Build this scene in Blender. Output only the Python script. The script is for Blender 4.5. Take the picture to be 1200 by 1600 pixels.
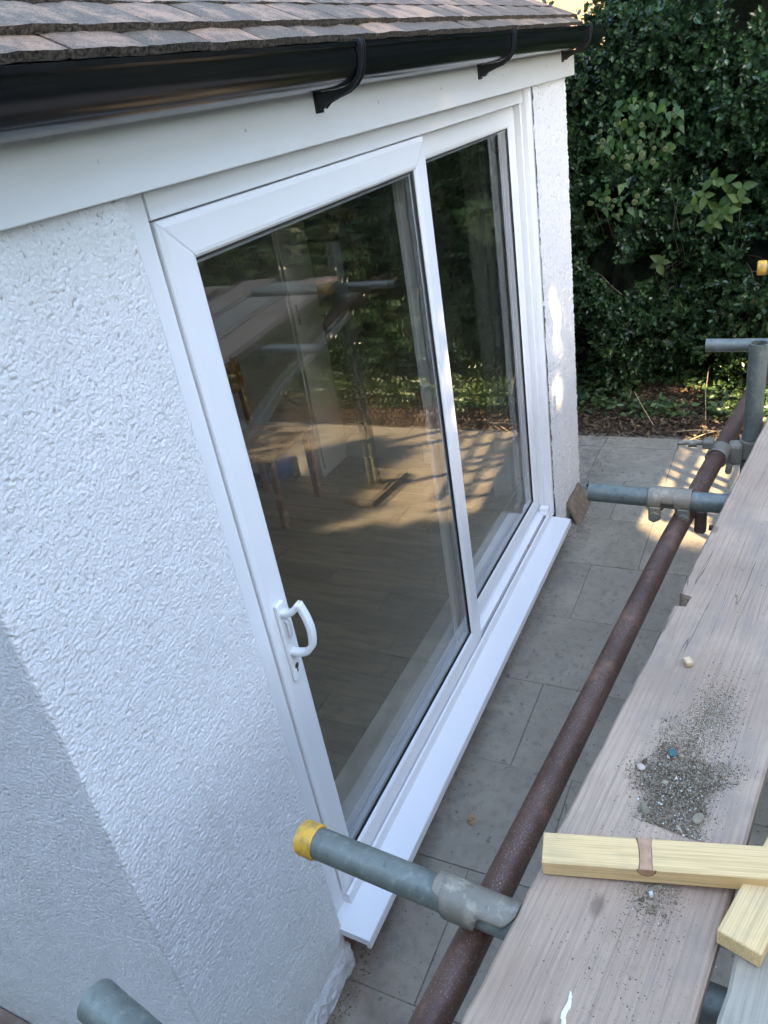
import bpy, bmesh, math, random
import numpy as np
from mathutils import Vector, Matrix

SC = bpy.context.scene
for o in list(bpy.data.objects):
    bpy.data.objects.remove(o, do_unlink=True)
COL = SC.collection
RAD = math.radians

# ------------------------------------------------------------------ camera
cam_d = bpy.data.cameras.new("camera")
cam = bpy.data.objects.new("camera", cam_d)
COL.objects.link(cam)
cam_d.sensor_fit = 'HORIZONTAL'
cam_d.sensor_width = 36.0
cam_d.lens = 36.0 * 1203.08 / 1200.0
cam_d.clip_start = 0.02
cam_d.clip_end = 400
CR = np.array([[0.42404, -0.89255, -0.15369], [-0.4952, -0.0863, -0.8645], [0.75824, 0.44263, -0.47852]])
_u, _s, _v = np.linalg.svd(CR)
CR = _u @ _v
CC = (-1.0782, -1.0310, 2.1518)
_m = Matrix.Identity(4)
for i in range(3):
    _m[i][0] = CR[0][i]
    _m[i][1] = -CR[1][i]
    _m[i][2] = -CR[2][i]
    _m[i][3] = CC[i]
cam.matrix_world = _m
SC.camera = cam

# ------------------------------------------------------------------ light
EL, SUN_H = 28.0, (0.6, 0.8)           # the light travels along +x +y and down
world = bpy.data.worlds.new("World")
SC.world = world
world.use_nodes = True
nt = world.node_tree
sky = nt.nodes.new('ShaderNodeTexSky')
sky.sky_type = 'NISHITA'
sky.sun_disc = False
sky.sun_elevation = RAD(EL)
sky.dust_density = 1.0
sky.ozone_density = 0.35
sky.sun_rotation = math.atan2(-SUN_H[0], -SUN_H[1])
nt.nodes['Background'].inputs[1].default_value = 0.15
nt.links.new(sky.outputs[0], nt.nodes['Background'].inputs[0])
sun_d = bpy.data.lights.new("sun", 'SUN')
sun_d.energy = 2.9
sun_d.angle = RAD(0.5)
sun_d.color = (1.0, 0.74, 0.46)
sun = bpy.data.objects.new("sun", sun_d)
COL.objects.link(sun)
_d = Vector((SUN_H[0] * math.cos(RAD(EL)), SUN_H[1] * math.cos(RAD(EL)), -math.sin(RAD(EL))))
sun.rotation_euler = _d.to_track_quat('-Z', 'Y').to_euler()
SC.view_settings.view_transform = 'Standard'
SC.view_settings.look = 'None'
SC.view_settings.gamma = 1.0
SC.view_settings.use_curve_mapping = False
SC.view_settings.exposure = 3.27
SC.cycles.max_bounces = 10
SC.cycles.diffuse_bounces = 4
SC.cycles.transparent_max_bounces = 12
SC.cycles.use_denoising = True
SC.cycles.denoiser = 'OPENIMAGEDENOISE'
SC.cycles.denoising_input_passes = 'RGB_ALBEDO_NORMAL'
SC.cycles.denoising_prefilter = 'ACCURATE'

# ------------------------------------------------------------------ helpers
def tag(o, label=None, cat=None, group=None, kind=None):
    if label: o['label'] = label
    if cat: o['category'] = cat
    if group: o['group'] = group
    if kind: o['kind'] = kind
    return o

def empty(name, loc=(0, 0, 0), label=None, cat=None, group=None):
    o = bpy.data.objects.new(name, None)
    o.empty_display_size = 0.1
    COL.objects.link(o)
    o.location = loc
    return tag(o, label, cat, group)

def link(name, me, mat=None, parent=None, smooth=False):
    o = bpy.data.objects.new(name, me)
    COL.objects.link(o)
    if mat is not None:
        me.materials.append(mat)
    if smooth:
        me.polygons.foreach_set('use_smooth', [True] * len(me.polygons))
    if parent is not None:
        attach(o, parent)
    return o

def attach(o, parent):
    o.parent = parent
    bpy_p = parent_world(parent)
    o.matrix_parent_inverse = bpy_p.inverted()

def parent_world(p):
    m = Matrix.LocRotScale(p.location, p.rotation_euler, p.scale)
    if p.parent:
        return parent_world(p.parent) @ p.matrix_parent_inverse @ m
    return m

class MB:
    """collects shapes of one object"""
    def __init__(self):
        self.v, self.f, self.sm = [], [], []
    def add(self, vs, fs, smooth=False):
        n = len(self.v)
        self.v += [tuple(p) for p in vs]
        self.f += [tuple(i + n for i in f) for f in fs]
        self.sm += [smooth] * len(fs)
        return self
    def box(self, c, s, rot=None, bev=0.0, seg=1):
        bm = bmesh.new()
        bmesh.ops.create_cube(bm, size=1.0)
        for v in bm.verts:
            v.co = Vector((v.co.x * s[0], v.co.y * s[1], v.co.z * s[2]))
        if bev > 0:
            bmesh.ops.bevel(bm, geom=list(bm.edges), offset=bev, segments=seg, affect='EDGES', profile=0.5)
        M = (rot.to_matrix() if hasattr(rot, 'to_matrix') else rot) if rot is not None else Matrix.Identity(3)
        c = Vector(c)
        bm.verts.ensure_lookup_table()
        self.add([M @ v.co + c for v in bm.verts], [[v.index for v in f.verts] for f in bm.faces])
        bm.free()
        return self
    def box2(self, a, b, bev=0.0, seg=1):
        return self.box([(a[i] + b[i]) / 2 for i in range(3)], [abs(b[i] - a[i]) for i in range(3)], None, bev, seg)
    def tube(self, pts, r, n=20, caps=True, hollow=0.0, radii=None):
        pts = [Vector(p) for p in pts]
        if radii is None: radii = [r] * len(pts)
        rings = []
        up = None
        for i, p in enumerate(pts):
            d = (pts[min(i + 1, len(pts) - 1)] - pts[max(i - 1, 0)]).normalized()
            if up is None:
                up = Vector((0, 0, 1)) if abs(d.z) < 0.9 else Vector((1, 0, 0))
            a = (up - d * up.dot(d)).normalized()
            up = a
            b = d.cross(a)
            rings.append((p, a, b, d))
        vs, fs = [], []
        for (p, a, b, d), rr in zip(rings, radii):
            for k in range(n):
                t = 2 * math.pi * k / n
                vs.append(p + a * (rr * math.cos(t)) + b * (rr * math.sin(t)))
        m = len(rings)
        for i in range(m - 1):
            for k in range(n):
                fs.append((i * n + k, i * n + (k + 1) % n, (i + 1) * n + (k + 1) % n, (i + 1) * n + k))
        self.add(vs, fs, True)
        if hollow > 0:
            for e, sgn in ((0, 1), (m - 1, -1)):
                p, a, b, d = rings[e]
                ri = radii[e] - hollow
                vs2, fs2 = [], []
                for q, rr in ((p, radii[e]), (p, ri), (p + d * (sgn * 0.12), ri)):
                    for k in range(n):
                        t = 2 * math.pi * k / n
                        vs2.append(q + a * (rr * math.cos(t)) + b * (rr * math.sin(t)))
                for j in range(2):
                    for k in range(n):
                        q = (j * n + k, j * n + (k + 1) % n, (j + 1) * n + (k + 1) % n, (j + 1) * n + k)
                        fs2.append(q if sgn < 0 else q[::-1])
                fs2.append(tuple(range(2 * n, 3 * n)) if sgn < 0 else tuple(reversed(range(2 * n, 3 * n))))
                self.add(vs2, fs2, False)
        elif caps:
            self.add([vs[k] for k in range(n)], [tuple(reversed(range(n)))])
            self.add([vs[(m - 1) * n + k] for k in range(n)], [tuple(range(n))])
        return self
    def prism_x(self, prof, x0, x1, smooth=False):
        """profile of (y,z) swept along x, closed ends"""
        n = len(prof)
        vs = [(x0, y, z) for y, z in prof] + [(x1, y, z) for y, z in prof]
        fs = [(k, (k + 1) % n, n + (k + 1) % n, n + k) for k in range(n)]
        self.add(vs, fs, smooth)
        self.add([(x0, y, z) for y, z in prof], [tuple(range(n))])
        self.add([(x1, y, z) for y, z in prof], [tuple(reversed(range(n)))])
        return self
    def mesh(self, name):
        me = bpy.data.meshes.new(name)
        me.from_pydata([tuple(p) for p in self.v], [], self.f)
        me.polygons.foreach_set('use_smooth', self.sm)
        bm = bmesh.new()
        bm.from_mesh(me)
        bmesh.ops.recalc_face_normals(bm, faces=list(bm.faces))
        bm.to_mesh(me)
        bm.free()
        me.update()
        return me
    def build(self, name, mat, parent=None):
        return link(name, self.mesh(name), mat, parent)

def copy_tree(o, parent=None):
    c = o.copy()
    COL.objects.link(c)
    if parent is not None:
        c.parent = parent
    for ch in list(o.children):
        copy_tree(ch, c)
    return c

# value noise (numpy)
def _hash(ix, iy, seed):
    h = (ix.astype(np.int64) * 374761393 + iy.astype(np.int64) * 668265263 + seed * 2147483647) & 0xffffffff
    h = ((h ^ (h >> 13)) * 1274126177) & 0xffffffff
    h = ((h ^ (h >> 16)) * 2246822519) & 0xffffffff
    return ((h ^ (h >> 15)) & 0xffffff) / float(0xffffff)

def vnoise(x, y, seed=0):
    x = np.asarray(x, float); y = np.asarray(y, float)
    ix, iy = np.floor(x), np.floor(y)
    fx, fy = x - ix, y - iy
    fx = fx * fx * (3 - 2 * fx); fy = fy * fy * (3 - 2 * fy)
    a, b = _hash(ix, iy, seed), _hash(ix + 1, iy, seed)
    c, d = _hash(ix, iy + 1, seed), _hash(ix + 1, iy + 1, seed)
    return (a * (1 - fx) + b * fx) * (1 - fy) + (c * (1 - fx) + d * fx) * fy

def fbm(x, y, seed=0, oct=3):
    s, a, t = 0.0, 1.0, 0.0
    for k in range(oct):
        s = s + a * vnoise(np.asarray(x) * 2 ** k, np.asarray(y) * 2 ** k, seed + k * 17)
        t += a; a *= 0.5
    return s / t

def worley(x, y, seed=0):
    ix, iy = np.floor(x), np.floor(y)
    best = np.full(x.shape, 9.0)
    for dx in (-1, 0, 1):
        for dy in (-1, 0, 1):
            cx, cy = ix + dx, iy + dy
            px = cx + _hash(cx, cy, seed); py = cy + _hash(cx, cy, seed + 5)
            r = 0.65 + 0.6 * _hash(cx, cy, seed + 9)
            best = np.minimum(best, np.hypot(px - x, py - y) / r)
    return best

def grid_mesh(name, V, nu, nv, attr=None, smooth=True):
    """V (nu*nv,3), index u*nv+v"""
    me = bpy.data.meshes.new(name)
    u, v = np.meshgrid(np.arange(nu - 1), np.arange(nv - 1), indexing='ij')
    a = (u * nv + v).ravel()
    F = np.stack([a, a + nv, a + nv + 1, a + 1], 1)
    fill(me, V, F, attr, smooth)
    return me

def fill(me, V, F, attr=None, smooth=False):
    V = np.asarray(V, np.float32); F = np.asarray(F, np.int32)
    k = F.shape[1]
    me.vertices.add(len(V)); me.vertices.foreach_set('co', V.ravel())
    me.loops.add(F.size); me.loops.foreach_set('vertex_index', F.ravel())
    me.polygons.add(len(F))
    me.polygons.foreach_set('loop_start', np.arange(0, F.size, k, dtype=np.int32))
    me.polygons.foreach_set('loop_total', np.full(len(F), k, np.int32))
    me.polygons.foreach_set('use_smooth', np.full(len(F), smooth, bool))
    if attr is not None:
        for nm, arr in attr.items():
            at = me.attributes.new(nm, 'FLOAT', 'POINT')
            at.data.foreach_set('value', np.asarray(arr, np.float32))
    me.update(calc_edges=True)
    me.validate()

# ------------------------------------------------------------------ materials
class NT:
    def __init__(self, name):
        self.m = bpy.data.materials.new(name)
        self.m.use_nodes = True
        self.t = self.m.node_tree
        self.b = self.t.nodes['Principled BSDF']
        self.out = self.t.nodes['Material Output']
    def n(self, typ, **kw):
        nd = self.t.nodes.new('ShaderNode' + typ)
        for k, v in kw.items():
            if k in nd.inputs.keys():
                nd.inputs[k].default_value = v
            else:
                setattr(nd, k, v)
        return nd
    def l(self, a, b):
        self.t.links.new(a, b)
    def coord(self, scale=(1, 1, 1), kind='Object', rnd=False, rot=(0, 0, 0)):
        tc = self.n('TexCoord'); mp = self.n('Mapping')
        mp.inputs['Scale'].default_value = scale
        mp.inputs['Rotation'].default_value = rot
        self.l(tc.outputs[kind], mp.inputs[0])
        if rnd:
            oi = self.n('ObjectInfo')
            ml = self.n('Math', operation='MULTIPLY'); ml.inputs[1].default_value = 37.0
            self.l(oi.outputs['Random'], ml.inputs[0])
            self.l(ml.outputs[0], mp.inputs['Location'])
        return mp.outputs[0]
    def noise(self, co, scale, detail=4, rough=0.55, dist=0.0):
        nd = self.n('TexNoise')
        nd.inputs['Scale'].default_value = scale
        nd.inputs['Detail'].default_value = detail
        nd.inputs['Roughness'].default_value = rough
        nd.inputs['Distortion'].default_value = dist
        self.l(co, nd.inputs['Vector'])
        return nd.outputs['Fac']
    def ramp(self, fac, stops):
        r = self.n('ValToRGB')
        e = r.color_ramp.elements
        while len(e) < len(stops): e.new(0.5)
        for el, (p, c) in zip(e, stops):
            el.position = p
            el.color = (c, c, c, 1) if isinstance(c, (int, float)) else (c[0], c[1], c[2], 1)
        self.l(fac, r.inputs[0])
        return r.outputs[0]
    def mix(self, fac, a, b, mode='MIX'):
        m = self.n('MixRGB', blend_type=mode)
        for i, x in ((0, fac), (1, a), (2, b)):
            if isinstance(x, (int, float)): m.inputs[i].default_value = x if i == 0 else (x, x, x, 1)
            elif isinstance(x, (tuple, list)): m.inputs[i].default_value = (x[0], x[1], x[2], 1)
            else: self.l(x, m.inputs[i])
        return m.outputs[0]
    def math(self, op, a, b=0.0, clamp=False):
        m = self.n('Math', operation=op)
        m.use_clamp = clamp
        for i, x in ((0, a), (1, b)):
            if isinstance(x, (int, float)): m.inputs[i].default_value = x
            else: self.l(x, m.inputs[i])
        return m.outputs[0]
    def bump(self, h, strength, dist, prev=None):
        b = self.n('Bump')
        b.inputs['Strength'].default_value = strength
        b.inputs['Distance'].default_value = dist
        self.l(h, b.inputs['Height'])
        if prev is not None: self.l(prev, b.inputs['Normal'])
        return b.outputs[0]
    def set(self, color=None, rough=None, metal=None, normal=None, spec=None, coat=None):
        for key, x in (('Base Color', color), ('Roughness', rough), ('Metallic', metal), ('Normal', normal),
                       ('Specular IOR Level', spec), ('Coat Weight', coat)):
            if x is None: continue
            s = self.b.inputs[key]
            if isinstance(x, (int, float)): s.default_value = x
            elif isinstance(x, (tuple, list)): s.default_value = (x[0], x[1], x[2], 1)
            else: self.l(x, s)
        return self.m
    def attr(self, nm):
        a = self.n('Attribute'); a.attribute_name = nm
        return a.outputs['Fac']
    def rnd(self):
        return self.n('ObjectInfo').outputs['Random']

def m_upvc():
    t = NT('white_upvc')
    co = t.coord()
    n1 = t.noise(co, 9, 6, 0.65)
    n2 = t.noise(co, 25, 3)
    c = t.mix(t.ramp(n1, [(0.35, 0.0), (0.75, 1.0)]), (0.80, 0.80, 0.795), (0.785, 0.785, 0.775))
    return t.set(c, 0.26, normal=t.bump(n2, 0.03, 0.0006), spec=0.5)
def m_fascia():
    t = NT('fascia_upvc')
    co = t.coord()
    n1 = t.noise(t.coord((1, 1, 5)), 4, 6)
    sp = t.noise(co, 90, 2)
    c = t.mix(t.ramp(n1, [(0.45, 0.0), (0.8, 0.5)]), (0.79, 0.79, 0.775), (0.70, 0.69, 0.64))
    c = t.mix(t.ramp(sp, [(0.78, 0.0), (0.82, 0.4)]), c, (0.45, 0.41, 0.34))
    return t.set(c, 0.28, normal=t.bump(n1, 0.04, 0.002))
def m_roughcast():
    t = NT('white_roughcast')
    co = t.coord()
    h = t.attr('h')
    big = t.noise(co, 5, 5)
    mid = t.noise(co, 34, 4)
    fine = t.noise(co, 420, 3)
    c = t.mix(t.ramp(big, [(0.3, 0.0), (0.7, 1.0)]), (0.815, 0.81, 0.79), (0.765, 0.76, 0.745))
    # grime held in the pits, heaviest high up under the eaves and near the ground
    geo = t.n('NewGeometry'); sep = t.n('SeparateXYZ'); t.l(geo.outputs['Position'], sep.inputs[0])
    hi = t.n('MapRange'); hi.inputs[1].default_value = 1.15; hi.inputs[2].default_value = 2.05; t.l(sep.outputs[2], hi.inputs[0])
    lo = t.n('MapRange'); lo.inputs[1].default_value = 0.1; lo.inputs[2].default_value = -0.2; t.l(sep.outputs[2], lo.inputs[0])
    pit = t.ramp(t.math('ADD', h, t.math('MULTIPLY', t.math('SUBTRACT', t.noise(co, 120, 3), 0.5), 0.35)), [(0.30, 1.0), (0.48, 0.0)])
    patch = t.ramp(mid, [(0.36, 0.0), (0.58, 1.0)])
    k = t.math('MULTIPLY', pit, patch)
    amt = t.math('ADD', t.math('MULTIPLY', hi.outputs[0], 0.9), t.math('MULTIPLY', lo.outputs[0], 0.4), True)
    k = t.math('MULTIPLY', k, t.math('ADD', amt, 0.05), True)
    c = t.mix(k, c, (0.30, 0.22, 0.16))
    sp = t.noise(co, 75, 1)
    c = t.mix(t.ramp(sp, [(0.80, 0.0), (0.82, 0.8)]), c, (0.24, 0.15, 0.10))
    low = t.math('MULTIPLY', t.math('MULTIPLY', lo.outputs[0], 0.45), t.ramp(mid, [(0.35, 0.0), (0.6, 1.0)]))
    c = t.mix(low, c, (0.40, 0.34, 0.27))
    vo = t.n('TexVoronoi'); vo.inputs['Scale'].default_value = 165
    wp = t.n('VectorMath', operation='ADD'); nz_ = t.n('TexNoise'); nz_.inputs['Scale'].default_value = 90
    t.l(co, nz_.inputs['Vector']); sc_ = t.n('VectorMath', operation='SCALE'); sc_.inputs['Scale'].default_value = 0.012
    t.l(nz_.outputs['Color'], sc_.inputs[0]); t.l(co, wp.inputs[0]); t.l(sc_.outputs[0], wp.inputs[1]); t.l(wp.outputs[0], vo.inputs['Vector'])
    hh = t.math('SUBTRACT', t.math('MULTIPLY', t.noise(co, 240, 4, 0.7), 1.1), t.math('MULTIPLY', vo.outputs['Distance'], 1.0))
    # thin grey hair of dust streaks and a few wash-down marks
    wash = t.ramp(t.noise(t.coord((9, 9, 0.9)), 2.2, 5, 0.6), [(0.52, 0.0), (0.75, 0.30)])
    c = t.mix(wash, c, (0.62, 0.60, 0.56))
    # hollows painted darker: pit dirt, and relief shade that would otherwise denoise away
    c = t.mix(t.ramp(hh, [(0.02, 0.36), (0.26, 0.0)]), c, (0.60, 0.59, 0.565))
    c = t.mix(t.ramp(h, [(0.18, 0.35), (0.45, 0.0)]), c, (0.60, 0.59, 0.565))
    return t.set(c, 0.85, normal=t.bump(hh, 0.6, 0.0026), spec=0.2)
def m_plain(name, col, rough=0.5, metal=0.0, var=0.15, scale=20, bump=0.1, bd=0.001, spec=0.5):
    t = NT(name)
    co = t.coord(rnd=True)
    n = t.noise(co, scale, 5)
    d = tuple(max(0.0, x * (1 - var)) for x in col); e = tuple(min(1, x * (1 + var)) for x in col)
    c = t.mix(t.ramp(n, [(0.3, 0.0), (0.7, 1.0)]), d, e)
    return t.set(c, rough, metal, t.bump(n, bump, bd), spec)
def m_galv():
    t = NT('galvanised_tube')
    co = t.coord((1, 1, 1), rnd=True)
    n = t.noise(co, 9, 6, 0.65)
    st = t.noise(co, 60, 5, 0.6)
    sp = t.noise(co, 260, 2)
    c = t.mix(t.ramp(n, [(0.3, 0.0), (0.7, 1.0)]), (0.11, 0.125, 0.105), (0.215, 0.225, 0.19))
    c = t.mix(t.ramp(st, [(0.54, 0.0), (0.74, 0.5)]), c, (0.34, 0.34, 0.285))
    c = t.mix(t.ramp(st, [(0.30, 0.75), (0.42, 0.0)]), c, (0.085, 0.10, 0.09))
    c = t.mix(t.ramp(sp, [(0.70, 0.0), (0.76, 0.8)]), c, (0.06, 0.05, 0.045))
    return t.set(c, t.ramp(n, [(0.3, 0.42), (0.7, 0.62)]), 0.35, t.bump(st, 0.12, 0.001))
def m_rust(name='rusty_tube', a=(0.060, 0.028, 0.016), b=(0.135, 0.067, 0.038)):
    t = NT(name)
    co = t.coord(rnd=True)
    n = t.noise(co, 6, 7, 0.68)
    sp = t.noise(co, 330, 3, 0.7)
    st = t.noise(t.coord((2, 30, 30)), 6, 4)
    c = t.mix(t.ramp(n, [(0.3, 0.0), (0.7, 1.0)]), a, b)
    m = t.math('MULTIPLY', t.ramp(sp, [(0.52, 0.0), (0.66, 1.0)]), t.ramp(n, [(0.36, 0.1), (0.66, 0.8)]))
    c = t.mix(m, c, (0.25, 0.20, 0.165))
    m2 = t.math('MULTIPLY', t.ramp(sp, [(0.62, 0.0), (0.70, 1.0)]), t.ramp(st, [(0.52, 0.0), (0.64, 1.0)]))
    c = t.mix(m2, c, (0.50, 0.42, 0.33))
    c = t.mix(t.ramp(t.noise(co, 11, 6, 0.7), [(0.54, 0.0), (0.66, 0.7)]), c, tuple(min(1, x * 1.9) for x in b))
    c = t.mix(t.ramp(t.noise(co, 23, 5, 0.7), [(0.30, 0.7), (0.42, 0.0)]), c, tuple(x * 0.45 for x in a))
    return t.set(c, 0.52, 0.15, t.bump(sp, 0.25, 0.001))
def m_board(name='weathered_board', a=(0.325, 0.226, 0.155), b=(0.485, 0.352, 0.245), grain=1.0):
    t = NT(name)
    co = t.coord((1.0, 1, 1), rnd=True)
    wv = t.n('TexWave', wave_type='BANDS', bands_direction='Y')
    warp = t.coord((0.55, 1, 1), rnd=True)
    t.l(warp, wv.inputs['Vector'])
    wv.inputs['Scale'].default_value = 34
    wv.inputs['Distortion'].default_value = 9.0
    wv.inputs['Detail'].default_value = 3
    wv.inputs['Detail Scale'].default_value = 0.22
    fib = t.noise(t.coord((2.2, 120, 120), rnd=True), 3, 6, 0.62)
    big = t.noise(co, 3.2, 5, 0.6)
    med = t.noise(co, 17, 5, 0.6)
    c = t.mix(t.ramp(big, [(0.3, 0.0), (0.7, 1.0)]), a, b)
    c = t.mix(t.math('MULTIPLY', t.ramp(wv.outputs['Fac'], [(0.45, 0.0), (0.95, 1.0)]), 0.13 * grain), c, tuple(x * 0.52 for x in a))
    c = t.mix(t.ramp(fib, [(0.32, 0.5), (0.5, 0.0)]), c, tuple(x * 0.58 for x in a))
    c = t.mix(t.ramp(fib, [(0.6, 0.0), (0.75, 0.35)]), c, tuple(min(1, x * 1.3) for x in b))
    c = t.mix(t.ramp(med, [(0.52, 0.0), (0.72, 0.5)]), c, (0.24, 0.185, 0.145))
    dirt = t.noise(t.coord((2.2, 6, 6), rnd=True), 1.9, 6, 0.68)
    c = t.mix(t.ramp(dirt, [(0.50, 0.0), (0.68, 0.55)]), c, (0.25, 0.205, 0.165))
    knot = t.n('TexVoronoi', voronoi_dimensions='2D'); knot.inputs['Scale'].default_value = 3.1
    t.l(t.coord((1.0, 2.0, 2.0), rnd=True), knot.inputs['Vector'])
    c = t.mix(t.ramp(knot.outputs['Distance'], [(0.030, 0.7), (0.065, 0.0)]), c, (0.15, 0.10, 0.07))
    # long drying checks
    ck = t.noise(t.coord((0.9, 26, 26), rnd=True), 2.2, 2, 0.4, 0.2)
    crack = t.ramp(ck, [(0.490, 0.0), (0.499, 1.0), (0.501, 1.0), (0.510, 0.0)])
    lim = t.ramp(t.noise(co, 2.1, 2), [(0.52, 0.0), (0.6, 1.0)])
    cm = t.math('MULTIPLY', crack, lim)
    c = t.mix(t.math('MULTIPLY', cm, 0.8), c, (0.06, 0.048, 0.04))
    hgt = t.math('SUBTRACT', t.math('ADD', t.math('MULTIPLY', wv.outputs['Fac'], 0.15), fib), t.math('MULTIPLY', cm, 1.5))
    return t.set(c, 0.78, normal=t.bump(hgt, 0.35, 0.0016), spec=0.25)
def m_pine(name='fresh_pine', a=(0.63, 0.40, 0.155), b=(0.75, 0.52, 0.245)):
    t = NT(name)
    co = t.coord(rnd=True)
    wv = t.n('TexWave', wave_type='BANDS', bands_direction='Y')
    t.l(t.coord((0.3, 1, 0.6), rnd=True), wv.inputs['Vector'])
    wv.inputs['Scale'].default_value = 95
    wv.inputs['Distortion'].default_value = 9
    wv.inputs['Detail'].default_value = 3
    wv.inputs['Detail Scale'].default_value = 0.12
    fib = t.noise(t.coord((3, 120, 120)), 3, 4)
    n = t.noise(co, 12, 4)
    c = t.mix(t.ramp(wv.outputs['Fac'], [(0.5, 0.0), (1.0, 0.55)]), b, a)
    c = t.mix(t.ramp(fib, [(0.35, 0.45), (0.55, 0.0)]), c, tuple(x * 0.62 for x in a))
    c = t.mix(t.ramp(n, [(0.50, 0.0), (0.72, 0.55)]), c, (0.44, 0.34, 0.19))
    c = t.mix(t.ramp(t.noise(co, 5, 5, 0.65), [(0.54, 0.0), (0.7, 0.45)]), c, (0.38, 0.31, 0.20))
    return t.set(c, 0.6, normal=t.bump(fib, 0.2, 0.001), spec=0.3)
def m_slab():
    t = NT('paving_concrete')
    co = t.coord(rnd=True)
    big = t.noise(co, 4.5, 6, 0.62)
    med = t.noise(co, 26, 5, 0.6)
    fine = t.noise(co, 240, 3)
    spot = t.noise(co, 48, 2)
    c = t.mix(t.ramp(big, [(0.32, 0.0), (0.68, 1.0)]), (0.265, 0.235, 0.178), (0.39, 0.345, 0.262))
    c = t.mix(t.math('MULTIPLY', t.rnd(), 0.4), c, (0.29, 0.25, 0.205))
    c = t.mix(t.ramp(med, [(0.50, 0.0), (0.72, 0.65)]), c, (0.20, 0.18, 0.145))
    c = t.mix(t.ramp(spot, [(0.655, 0.0), (0.70, 0.65)]), c, (0.125, 0.11, 0.085))
    c = t.mix(t.ramp(fine, [(0.62, 0.0), (0.72, 0.4)]), c, (0.42, 0.40, 0.36))
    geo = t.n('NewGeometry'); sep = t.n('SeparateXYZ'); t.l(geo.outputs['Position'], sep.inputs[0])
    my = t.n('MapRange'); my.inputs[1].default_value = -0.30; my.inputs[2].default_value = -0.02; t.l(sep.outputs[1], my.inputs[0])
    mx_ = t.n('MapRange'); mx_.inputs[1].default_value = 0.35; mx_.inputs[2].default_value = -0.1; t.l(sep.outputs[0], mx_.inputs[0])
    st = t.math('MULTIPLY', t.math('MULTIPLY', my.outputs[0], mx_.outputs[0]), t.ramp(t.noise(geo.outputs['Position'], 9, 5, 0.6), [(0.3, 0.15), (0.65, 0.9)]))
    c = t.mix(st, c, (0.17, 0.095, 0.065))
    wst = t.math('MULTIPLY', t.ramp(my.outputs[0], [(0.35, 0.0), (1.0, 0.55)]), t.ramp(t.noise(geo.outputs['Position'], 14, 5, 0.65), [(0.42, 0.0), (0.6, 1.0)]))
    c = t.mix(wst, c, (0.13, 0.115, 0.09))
    return t.set(c, 0.8, normal=t.bump(t.math('ADD', fine, t.math('MULTIPLY', med, 1.5)), 0.3, 0.0015), spec=0.25)
def m_tile():
    t = NT('roof_tile_clay')
    co = t.coord(rnd=True)
    big = t.noise(co, 11, 6, 0.65)
    fine = t.noise(co, 330, 3, 0.7)
    lich = t.noise(co, 42, 3, 0.6)
    c = t.mix(t.ramp(t.math('ADD', big, t.math('MULTIPLY', t.math('SUBTRACT', t.rnd(), 0.5), 0.24)), [(0.47, 0.0), (0.66, 1.0)]), (0.15, 0.118, 0.088), (0.44, 0.28, 0.18))
    c = t.mix(t.ramp(fine, [(0.53, 0.0), (0.68, 0.75)]), c, (0.34, 0.28, 0.22))
    c = t.mix(t.ramp(fine, [(0.32, 0.9), (0.47, 0.0)]), c, (0.06, 0.05, 0.042))
    c = t.mix(t.ramp(t.noise(co, 19, 4, 0.6), [(0.55, 0.0), (0.7, 0.6)]), c, (0.115, 0.10, 0.085))
    c = t.mix(t.ramp(lich, [(0.70, 0.0), (0.76, 0.5)]), c, (0.26, 0.245, 0.20))
    return t.set(c, 0.85, normal=t.bump(t.math('ADD', fine, t.noise(co, 120, 4)), 0.9, 0.004), spec=0.2)
def m_gutter():
    t = NT('black_gutter_plastic')
    st = t.noise(t.coord((1.5, 40, 40)), 4, 5, 0.6)
    run = t.noise(t.coord((60, 4, 4)), 1.6, 4)
    msk = t.noise(t.coord((2.0, 1, 1)), 1.8, 3)
    c = t.mix(t.ramp(st, [(0.55, 0.0), (0.85, 0.35)]), (0.006, 0.006, 0.007), (0.035, 0.032, 0.03))
    c = t.mix(t.math('MULTIPLY', t.ramp(run, [(0.62, 0.0), (0.72, 0.5)]), t.ramp(msk, [(0.5, 0.0), (0.66, 1.0)])), c, (0.12, 0.12, 0.11))
    return t.set(c, t.ramp(st, [(0.3, 0.10), (0.75, 0.26)]), normal=t.bump(st, 0.06, 0.001), spec=0.5)
def m_glass():
    t = NT('window_glass')
    geo = t.n('NewGeometry')
    dp = t.n('VectorMath', operation='DOT_PRODUCT')
    t.l(geo.outputs['Normal'], dp.inputs[0]); t.l(geo.outputs['Incoming'], dp.inputs[1])
    c = t.math('SUBTRACT', 1.0, t.math('ABSOLUTE', dp.outputs['Value']))
    f = t.math('ADD', 0.045, t.math('MULTIPLY', t.math('POWER', c, 5.0), 0.95), True)
    f = t.math('MULTIPLY', f, 1.62, True)
    tr = t.n('BsdfTransparent'); tr.inputs[0].default_value = (0.93, 0.945, 0.935, 1)
    gl = t.n('BsdfGlossy'); gl.inputs['Roughness'].default_value = 0.0; gl.inputs[0].default_value = (1, 1, 1, 1)
    mx = t.n('MixShader')
    t.l(f, mx.inputs[0]); t.l(tr.outputs[0], mx.inputs[1]); t.l(gl.outputs[0], mx.inputs[2])
    t.l(mx.outputs[0], t.out.inputs['Surface'])
    t.t.nodes.remove(t.b)
    return t.m
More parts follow.
